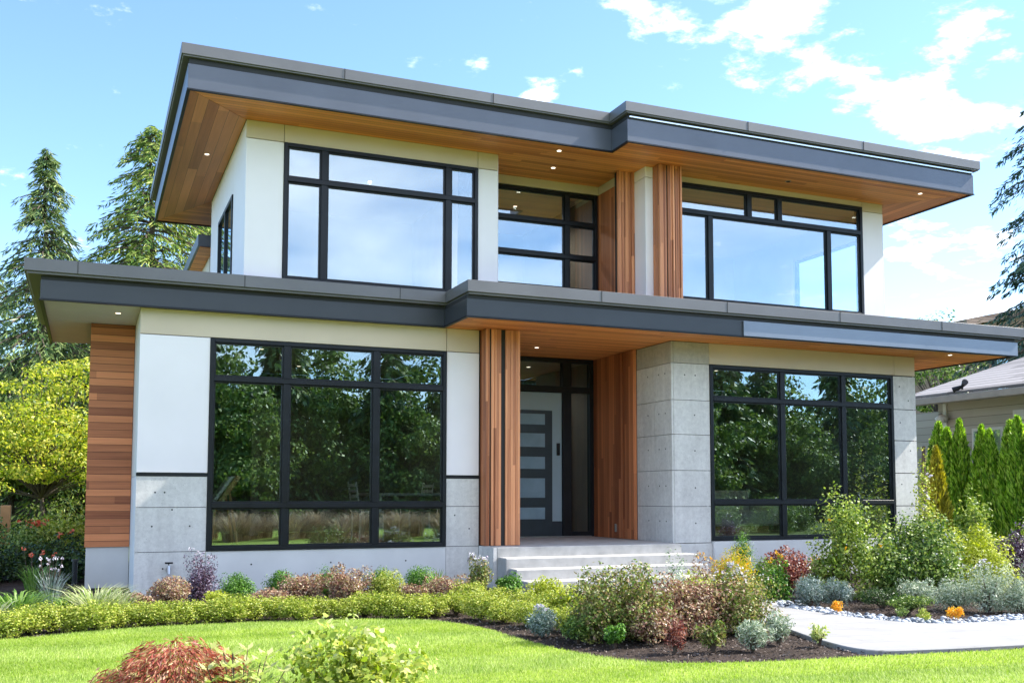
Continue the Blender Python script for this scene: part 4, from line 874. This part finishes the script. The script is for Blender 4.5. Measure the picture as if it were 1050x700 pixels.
p = px2g(868, 612); tallshrub('rose_bush', 'tall loose rose bush with yellow-green leaves in front of the lower right window', p[0], p[1], .52, 1.4, 'mid', 7000, 82, .045, .03, 34, ('orange_fl', 16, .04))
p = px2g(938, 612); tallshrub('rose_bush', 'wide dense green rose bush with small pale blooms right of the lower right window', p[0], p[1], .8, 1.25, 'green', 13000, 83, .045, .03, 44, ('white_fl', 60, .04))
p = px2g(1006, 590); tallshrub('open_shrub', 'upright pale green layered shrub in front of the clipped cedar hedge', p[0], p[1], .38, 1.55, 'mid', 2600, 84, .06, .035, 26)
p = px2g(1052, 588); tallshrub('open_shrub', 'yellow-green shrub at the right edge above the purple shrub', p[0], p[1], .4, 1.15, 'mid', 2400, 85, .06, .035, 22)
p = px2g(905, 590); tallshrub('open_shrub', 'low leafy shrub under the right end of the lower right window', p[0], p[1], .5, .8, 'green', 3600, 86, .05, .03, 24)

# border hedge along the lawn: first row left, second row before the steps
g1 = 'low yellow-green shrubs of the border along the left lawn'; l1 = 'low yellow-green border shrub in the long row along the left lawn'
protos = [shrub('border_shrub', l1, 'shrub', (0, 0), .26, .36, 'lime', n=4200, ll=.026, lw=.016, lumps=30, seed=100+k, group=g1, stem=True) for k in range(3)]
bx_ = list(range(-40, 450, 23)); 
for i, px in enumerate(bx_):
    py = 651-.085*max(px, 0)+.00009*max(px, 0)**2+random.Random(i).uniform(-1.5, 1.5)
    x_, y_ = px2g(px, py); s = random.Random(i+50).uniform(.85, 1.1)
    if i < 3: o = protos[i]; o.location = (x_, y_, -1.335+G); o.scale = (s, s, s*.72)
    else: copy_tree(protos[i % 3], (x_, y_, -1.335+G), i*2.1, (s, s, s*.72))
g2_ = 'low yellow-green shrubs of the border before the steps'; l2 = 'low yellow-green border shrub in the clump in front of the steps'
for i, (px, py) in enumerate(((468, 628), (492, 633), (516, 636), (482, 619), (508, 623), (535, 627), (545, 640), (565, 632), (580, 645), (592, 634), (556, 620))):
    x_, y_ = px2g(px, py); copy_tree(protos[i % 3], (x_, y_, -1.335+G), i*1.3, (1.0, 1.0, .78) if i % 2 else (.9, .9, .7), l2, g2_)

# left bed
B = 'box_ball'
S(B, 'round bright box ball standing alone right of the purple shrub', 'shrub', 244, 617, 37, 27, 'box', n=5200, ll=.022, lw=.014, lumps=40, seed=1, jit=.5)
S(B, 'round box ball half hidden behind the left copper mound', 'shrub', 287, 612, 32, 26, 'box', n=4200, ll=.022, lw=.014, lumps=36, seed=2, jit=.5)
S('copper_spirea', 'rounded copper-leaved mound in front of the second box ball', 'shrub', 306, 617, 44, 29, 'copper', n=5200, ll=.03, lw=.018, lumps=34, seed=3)
S('copper_spirea', 'low flat copper-leaved plant between the first box ball and copper mound', 'shrub', 276, 621, 44, 13, 'copper', n=2600, ll=.028, lw=.018, lumps=24, seed=4)
S(B, 'round box ball behind the middle copper shrubs', 'shrub', 336, 611, 30, 26, 'box', n=4000, ll=.022, lw=.014, lumps=36, seed=5, jit=.5)
S('copper_spirea', 'wide copper and pink shrub in the middle of the window bed', 'shrub', 356, 617, 50, 32, 'copper', n=6000, ll=.03, lw=.018, lumps=38, seed=6)
S(B, 'dark round box ball at the back, behind the brightest box ball', 'shrub', 387, 608, 28, 26, 'box', n=3800, ll=.022, lw=.014, lumps=36, seed=7, jit=.5)
S(B, 'brightest lime green box ball in the window bed', 'shrub', 398, 617, 34, 30, 'lime', n=5200, ll=.024, lw=.015, lumps=38, seed=8, jit=.5)
S(B, 'large dark green box ball left of the spiky plant', 'shrub', 431, 609, 38, 27, 'box', n=5200, ll=.022, lw=.014, lumps=40, seed=9, jit=.5)
S('copper_spirea', 'low copper mound in front of the dark box ball', 'shrub', 424, 619, 34, 16, 'copper', n=2600, ll=.028, lw=.018, lumps=24, seed=10)
S('copper_spirea', 'spreading copper shrub at the foot of the spiky plant', 'shrub', 457, 617, 50, 27, 'copper', n=5000, ll=.03, lw=.018, lumps=34, seed=11)
S('variegated_shrub', 'pale pink and cream shrub at the corner of the porch', 'shrub', 489, 612, 30, 35, 'mixed', n=3600, ll=.032, lw=.02, lumps=28, seed=12, flowers=('white_fl', 40, .03))
S('small_shrub', 'small green shrub at the foot of the lowest step', 'shrub', 519, 612, 30, 20, 'box', n=2200, ll=.035, lw=.022, lumps=22, seed=13)
S('purple_shrub', 'upright deep purple shrub against the left concrete panel', 'shrub', 205, 615, 38, 38, 'purple', n=4600, ll=.03, lw=.014, lumps=34, seed=14, flowers=('white_fl', 12, .02))
S('copper_spirea', 'bronze domed shrub below the corner of the left wing', 'shrub', 173, 620, 42, 24, 'copper', n=4800, ll=.03, lw=.016, lumps=34, seed=15)
S('copper_spirea', 'low creeping bronze plant left of the bronze dome', 'shrub', 143, 624, 30, 11, 'copper', n=1800, ll=.028, lw=.018, lumps=20, seed=16)
S('ground_plant', 'small yellow-green plant below the first box ball', 'plant', 222, 622, 26, 13, 'gold', n=1600, ll=.03, lw=.018, lumps=18, seed=17)
p = at(449, 612); clump('spiky_plant', 'dark spiky strap-leaved plant between the box ball and the copper shrub', 'plant', p, .22, .46, 'lily', 46, .010, 18, .3)
p = at(97, 634); clump('striped_grass', 'tall pale striped grass clump in front of the cedar wall', 'bunchgrass', p, .40, .52, 'pale_grass', 300, .007, 19, .5)  # a striped ornamental grass, like the other pale clumps here
p = at(122, 630); clump('striped_grass', 'smaller pale striped grass clump nearest the concrete panel', 'bunchgrass', p, .24, .42, 'pale_grass', 150, .006, 20, .5)
p = at(18, 634); clump('day_lily', 'large arching green day lily clump by the left edge', 'plant', p, .42, .5, 'lily', 240, .010, 21, .7)
p = at(-8, 640); clump('striped_grass', 'pale grass clump cut by the left edge', 'bunchgrass', p, .28, .4, 'pale_grass', 130, .007, 22, .6)
p = at(52, 620); clump('lavender', 'grey-blue lavender with upright flower spikes behind the day lily', 'plant', p, .22, .5, 'blue', 150, .004, 23, .2, flowers=('white_fl', 14, .025))
p = at(66, 632); clump('day_lily', 'narrow green strap-leaved clump between the day lily and the striped grass', 'plant', p, .25, .36, 'lily', 120, .009, 24, .6)
x_, y_ = at(34, 606); clump('red_lily', 'green lily clump with red blooms in front of the dark left hedge', 'plant', (x_, y_), .3, .52, 'lily', 110, .010, 25, .5, flowers=('red_fl', 5, .045))
# bed in front of the dark hedge
def D(name, label, X, Y, r, h, leafm, n, seed, ll=.06, lw=.04, lumps=40, flowers=None, cat='shrub'):
    return shrub(name, label, cat, (X, Y), r, h, leafm, n=n, ll=ll, lw=lw, lumps=lumps, seed=seed, flowers=flowers)
D('dark_shrub', 'dark broad shrub at the far left edge below the maple', -1.75, 17.6, 1.0, .62, 'dark', 5500, 201)
D('dark_shrub', 'dark broad shrub directly under the yellow maple', -.55, 18.3, .9, .6, 'dark', 5500, 202, flowers=('red_fl', 5, .05))
D('dark_shrub', 'dark shrub against the foot of the cedar side wall', -.35, 17.0, .42, .5, 'dark', 2600, 203)
D('leafy_shrub', 'sunlit green shrub behind the dark shrubs at the left', -2.3, 21.5, 1.3, 1.15, 'green', 6000, 204, .08, .05)
D('leafy_shrub', 'yellow-green shrub between the maple trunk and the cedar wall', -.45, 21.8, 1.0, 1.25, 'lime', 6000, 205, .07, .045)
D('flowering_shrub', 'shrub with pink and red blooms beside the maple trunk', -.9, 19.4, .6, .85, 'green', 3200, 206, .05, .035, flowers=('red_fl', 16, .06))
t = local(thing('path_light', 'slim dark bollard light standing before the cedar wall', 'lamp', (*px2g(76, 604), -1.35+G)))
MB().tube([(0, 0, -G), (0, 0, -G+.42)], [.035, .035], 10).build('post', MT['black'], t); MB().tube([(0, 0, -G+.421), (0, 0, -G+.45)], [.05, .045], 12).build('cap', MT['black'], t)
t = local(thing('wooden_post', 'weathered wooden fence post at the left edge of the photo', 'post', (*px2g(4, 577), -1.36+G)))
MB().box(-.09, .09, -.09, .09, -G, -G+1.15).build('post', MT['oak'], t, .01)
m = MB().tube([(1.02, 14.27, -.98), (1.02, 14.19, -.98)], [.03, .03], 10); m.tube([(1.02, 14.19, -.94), (1.02, 14.17, -1.0), (1.02, 14.14, -1.05)], [.02, .022, .016], 8); hb = m.build('garden_tap', MT['metal'], None)
MB().tube([(.97, 14.19, -.9), (1.07, 14.19, -.9)], [.012, .012], 6).tube([(1.02, 14.19, -.93), (1.02, 14.19, -.9)], [.008, .008], 6).build('tap_handle', MT['black'], hb)
tag(hb, 'small grey garden tap on the left concrete panel behind the bronze shrub', 'tap')

# planting before the steps
S('mixed_shrub', 'big copper and green shrub, leftmost of the mass before the steps', 'shrub', 633, 654, 104, 66, 'mixed', n=15000, ll=.034, lw=.02, lumps=60, seed=31, spread=.34)
S('mixed_shrub', 'big bronze and pink shrub in the middle of the mass before the steps', 'shrub', 700, 650, 100, 62, 'copper', n=13500, ll=.034, lw=.02, lumps=56, seed=32, spread=.34)
S('mixed_shrub', 'airy green and pink shrub, rightmost of the mass beside the path', 'shrub', 758, 648, 76, 62, 'mixed', n=8500, ll=.03, lw=.018, lumps=48, seed=33, spread=.34, flowers=('white_fl', 50, .025))
S('white_leaf_shrub', 'open twiggy shrub with whitish leaves reaching up in front of the column', 'shrub', 690, 628, 44, 62, 'silver', n=1200, ll=.03, lw=.018, lumps=40, seed=34, spread=.3, shell=.2)
S('golden_shrub', 'spiky golden yellow shrub below the box cone', 'shrub', 752, 620, 56, 56, 'yellow', n=5200, ll=.07, lw=.010, lumps=36, seed=35)
S('copper_spirea', 'orange tinted shrub left of the golden shrub', 'shrub', 721, 622, 32, 42, 'copper', n=2600, ll=.03, lw=.018, lumps=26, seed=36, flowers=('orange_fl', 10, .022))
S('box_cone', 'egg shaped dark box cone before the left corner of the lower right window', 'shrub', 762, 596, 26, 52, 'box', n=6500, ll=.022, lw=.014, lumps=60, seed=37, jit=.5)
S('burgundy_shrub', 'loose burgundy shrub below the lower right window', 'shrub', 806, 604, 56, 50, 'burg', n=3800, ll=.045, lw=.028, lumps=34, seed=38, spread=.34)
S('orange_shrub', 'orange and copper barberry between the burgundy shrub and the rose bush', 'shrub', 836, 606, 26, 34, 'copper', n=2200, ll=.03, lw=.018, lumps=22, seed=39, flowers=('orange_fl', 12, .02))
S('green_perennial', 'bright green leafy perennial where the path meets the pebbles', 'plant', 797, 615, 34, 32, 'box', n=3000, ll=.045, lw=.02, lumps=24, seed=40, flowers=('orange_fl', 10, .03))
S('lavender', 'silver-blue lavender beside the pebbles below the rose bushes', 'plant', 830, 622, 34, 30, 'blue', n=2800, ll=.05, lw=.007, lumps=24, seed=41)
S('lavender', 'blue-grey lavender between the pebbles and the tall rose bush', 'plant', 858, 621, 34, 26, 'blue', n=2600, ll=.05, lw=.007, lumps=24, seed=42)
S('pale_perennial', 'low cream and pink perennial under the orange barberry', 'plant', 838, 612, 36, 22, 'mixed', n=2200, ll=.03, lw=.02, lumps=24, seed=43, flowers=('white_fl', 16, .02))
S('copper_tuft', 'small wispy copper tuft on the bark, leftmost of those near the lawn', 'plant', 692, 667, 24, 28, 'burg', n=700, ll=.05, lw=.010, lumps=16, seed=44)
S('copper_tuft', 'small green and copper tuft on the bark between the copper tuft and the silver plant', 'plant', 732, 666, 30, 26, 'mixed', n=900, ll=.05, lw=.014, lumps=16, seed=45)
S('silver_plant', 'small silver plant on the bark nearest the lawn', 'plant', 772, 665, 32, 28, 'silver', n=1500, ll=.045, lw=.008, lumps=18, seed=46)
S('silver_plant', 'small silver and pink plant at the edge of the path', 'plant', 798, 658, 26, 24, 'silver', n=1100, ll=.045, lw=.010, lumps=18, seed=47)
S('seedling', 'tiny pale green plant alone on the bark beside the path', 'plant', 840, 660, 20, 16, 'tip', n=220, ll=.05, lw=.018, lumps=10, seed=48)
S('green_perennial', 'small bright green plant at the foot of the big copper shrub', 'plant', 630, 662, 24, 16, 'box', n=1000, ll=.035, lw=.018, lumps=16, seed=49)
S('lavender', 'grey-green lavender mound on the dark bark before the border shrubs', 'plant', 556, 651, 36, 24, 'blue', n=2400, ll=.045, lw=.008, lumps=24, seed=50, flowers=('white_fl', 16, .02))
S('green_perennial', 'grey-green mound between the lavender and the big copper shrub', 'plant', 592, 657, 30, 22, 'green', n=1800, ll=.035, lw=.012, lumps=20, seed=51)
S('golden_perennial', 'lime yellow perennial behind the border shrubs, left of the big copper shrub', 'plant', 585, 634, 46, 32, 'gold', n=3200, ll=.035, lw=.018, lumps=30, seed=52)
S('mixed_shrub', 'low loose green and cream shrub under the golden shrub, behind the white twiggy one', 'shrub', 730, 632, 70, 48, 'lime', n=5200, ll=.034, lw=.018, lumps=40, seed=53, spread=.34)
S('mixed_shrub', 'small bronze shrub bridging the two big masses at the lawn side', 'shrub', 668, 658, 50, 36, 'copper', n=4200, ll=.03, lw=.018, lumps=34, seed=54, spread=.34)
S('green_perennial', 'leafy green plant between the golden shrub and the burgundy shrub', 'plant', 783, 608, 34, 34, 'green', n=3000, ll=.04, lw=.022, lumps=26, seed=55)
S('golden_perennial', 'pale yellow-green perennial in front of the middle of the steps', 'plant', 560, 622, 40, 26, 'gold', n=2600, ll=.034, lw=.018, lumps=28, seed=56)
# right bed
S('golden_mound', 'smooth golden green mound at the right before the cedar hedge', 'shrub', 1003, 609, 74, 66, 'gold', n=14000, ll=.06, lw=.016, lumps=30, seed=61, jit=.6)
S('purple_shrub', 'dark purple shrub by the right edge of the photo', 'shrub', 1040, 604, 48, 56, 'purple', n=5200, ll=.04, lw=.024, lumps=36, seed=62)
S('silver_mound', 'silver artemisia mound, leftmost of the three beside the path', 'plant', 980, 624, 44, 32, 'silver', n=3600, ll=.05, lw=.007, lumps=30, seed=63)
S('silver_mound', 'silver artemisia mound in the middle of the three beside the path', 'plant', 1014, 626, 46, 38, 'silver', n=4200, ll=.05, lw=.007, lumps=32, seed=64, flowers=('white_fl', 14, .02))
S('silver_mound', 'silver artemisia mound cut by the right edge beside the path', 'plant', 1046, 626, 44, 36, 'silver', n=3800, ll=.05, lw=.007, lumps=30, seed=65)
S('silver_mound', 'small pale green and silver mound under the wide rose bush', 'plant', 944, 619, 40, 24, 'silver', n=2600, ll=.045, lw=.010, lumps=24, seed=66)
S('heather', 'low dark green heather before the wide rose bush', 'plant', 905, 622, 50, 16, 'dark', n=3000, ll=.03, lw=.008, lumps=28, seed=67)
S('heather', 'low mid green cushion plant between the heather and the silver mounds', 'plant', 930, 628, 40, 13, 'green', n=2200, ll=.03, lw=.012, lumps=24, seed=68)
p = at(972, 612); clump('upright_grass', 'upright green grass tuft behind the left silver mound', 'bunchgrass', p, .16, .44, 'lily', 80, .006, 69, .2)  # tuft of upright ornamental grass
S('marigold', 'small orange-yellow flower cushion on the pebbles, the left one', 'flower', 859, 630, 16, 10, 'orange_fl', n=500, ll=.02, lw=.014, lumps=12, seed=70, stem=False)
S('marigold', 'small orange-yellow flower cushion on the pebbles before the silver mounds', 'flower', 979, 637, 18, 10, 'orange_fl', n=600, ll=.02, lw=.014, lumps=12, seed=71, stem=False)
S('sedum', 'tiny green cushion among the pebbles below the heather', 'plant', 925, 635, 16, 8, 'green', n=400, ll=.02, lw=.012, lumps=10, seed=72, stem=False)
S('sedum', 'tiny yellow-green cushion among the pebbles nearest the path', 'plant', 948, 638, 16, 7, 'lime', n=400, ll=.02, lw=.012, lumps=10, seed=73, stem=False)
S('leafy_shrub', 'green shrub filling the space behind the golden mound', 'shrub', 985, 585, 60, 46, 'green', n=4200, ll=.05, lw=.03, lumps=34, seed=74)

gt = 'tan grasses by the street mirrored in the lowest panes'
LM['tan'] = leafmat('dry_grass_blade', [(.25, .17, .1), (.42, .31, .2), (.58, .46, .32)], .3)
tg = clump('dry_grass', 'tan ornamental grass by the street, mirrored in the lowest panes of the lower left window', 'bunchgrass', (2.6, -1.8), .75, 1.15, 'tan', 260, .009, 300, .55, group=gt)  # clump of dry ornamental grass
for i in range(30): copy_tree(tg, (2.2+.4*i, -1.2-(i*5 % 4)*.55, -1.335+G), i*1.1, .9+.12*(i % 3))
gs = 'green shrubs by the street mirrored in the lower right window'
ts = shrub('street_shrub', 'green rounded shrub by the street, mirrored in the lower right window', 'shrub', (18.5, -3), 1.1, 1.3, 'green', n=4000, ll=.09, lw=.055, lumps=30, seed=301, group=gs)
for i in range(8): copy_tree(ts, (20.2+1.7*i, -3-(i % 2), -1.335+G), i*1.1, .85+.1*(i % 3))
# ------------------------------------------------------------------ plants at the very front
def leaf6(pts, d, ll, lw, up_=.5, jit=.6):
    n = len(pts); nrm = d+np.array([[0, 0, up_]])+rng.normal(0, jit, (n, 3)); nrm /= np.linalg.norm(nrm, axis=1, keepdims=True)
    u = np.cross(nrm, rdir(n)); u /= np.linalg.norm(u, axis=1, keepdims=True); v = np.cross(nrm, u); s_ = rng.uniform(.6, 1.25, n)[:, None]
    u = u*s_*ll/2; v = v*s_*lw/2; k = nrm*s_*lw*.16
    return np.stack([pts-u, pts-u*.45+v*.8+k, pts+u*.2+v+k, pts+u, pts+u*.2-v+k, pts-u*.45-v*.8+k], 1)
t = local(thing('leafy_bush', 'bright green leafy bush with pale new leaves at the front of the lawn', 'shrub', (*at(360, 742), -1.34+G)))
pts, d, P = shrub_pts(4200, .47, .50, 60, 90, spread=.32, shell=.25); link(fast_mesh('foliage', leaf6(pts, d, .046, .026), 6, [LM['lime']]), parent=t)
stems('stem', P, MT['twig'], t, .006, 30, 1.0)
tp = P[P[:, 2] > .3]; c = np.repeat(tp, 14, 0)+rng.normal(0, .045, (len(tp)*14, 3))+np.array([[0, 0, .08]]); link(fast_mesh('new_leaves', leaf6(c, rdir(len(c)), .048, .026), 6, [LM['tip']]), parent=t)
t = local(thing('stalk_plant', 'upright plant with pale whorled leaves between the red maple and the bush', 'plant', (*at(246, 742), -1.34+G)))
m = MB(); C_ = []
for k in range(15):
    a = k*2.4; q = .04+.016*k; x0, y0 = math.cos(a)*q, math.sin(a)*q; hh = .30+.17*((k*37) % 10)/10
    m.tube([(x0*.3, y0*.3, -G), (x0, y0, -G+hh)], [.005, .003], 5)
    for j in range(4):
        for i in range(6):
            b = i*1.05+j*.5; C_.append((x0+math.cos(b)*.028, y0+math.sin(b)*.028, hh-.075*j, math.cos(b), math.sin(b)))
m.build('stalk', MT['twig'], t); C_ = np.array(C_); rng = np.random.default_rng(3); u = np.stack([C_[:, 3], C_[:, 4], np.full(len(C_), .5)], -1); u /= np.linalg.norm(u, axis=1, keepdims=True); v = np.stack([-C_[:, 4], C_[:, 3], 0*C_[:, 3]], -1)
link(fast_mesh('foliage', cards(C_[:, :3]+u*.02, u, v, rng.uniform(.06, .10, len(C_)), rng.uniform(.026, .04, len(C_))), 4, [LM['tip']]), parent=t)
t = local(thing('dwarf_red_maple', 'low weeping dwarf maple with fine red-bronze leaves at the front left', 'shrub', (*at(179, 738), -1.34+G)))
rng = np.random.default_rng(91); n = 9000; a = rng.uniform(0, 6.28, n); f = np.sqrt(rng.uniform(0, 1, n)); r_ = .41*(1+.12*np.sin(a*3)+.08*np.sin(a*7)); lay = rng.uniform(0, 1, n)
z = (.44*(1-.5*f**3.2)+.035*np.sin(a*4+f*8)+.02*np.sin(a*9-f*14))*(1-.45*lay**1.5)
pts = np.stack([np.cos(a)*f*r_, np.sin(a)*f*r_, z], -1)+rng.normal(0, .012, (n, 3)); u = np.stack([np.cos(a), np.sin(a), np.full(n, -.5)], -1)+rng.normal(0, .35, (n, 3)); u /= np.linalg.norm(u, axis=1, keepdims=True)
link(fast_mesh('foliage', cards(pts, u, perp(u), rng.uniform(.03, .06, n), rng.uniform(.006, .012, n)), 4, [leafmat('red_maple_leaf', [(.2, .04, .03), (.42, .10, .07), (.6, .2, .12), (.66, .40, .26), (.3, .26, .07)], .35)]), parent=t)
m = MB()
for k in range(9):
    b = k*.7; m.tube([(0, 0, -G), (math.cos(b)*.12, math.sin(b)*.12, -G+.3), (math.cos(b)*.34, math.sin(b)*.34, -G+.26)], [.018, .012, .004], 5)
m.build('stem', MT['twig'], t)
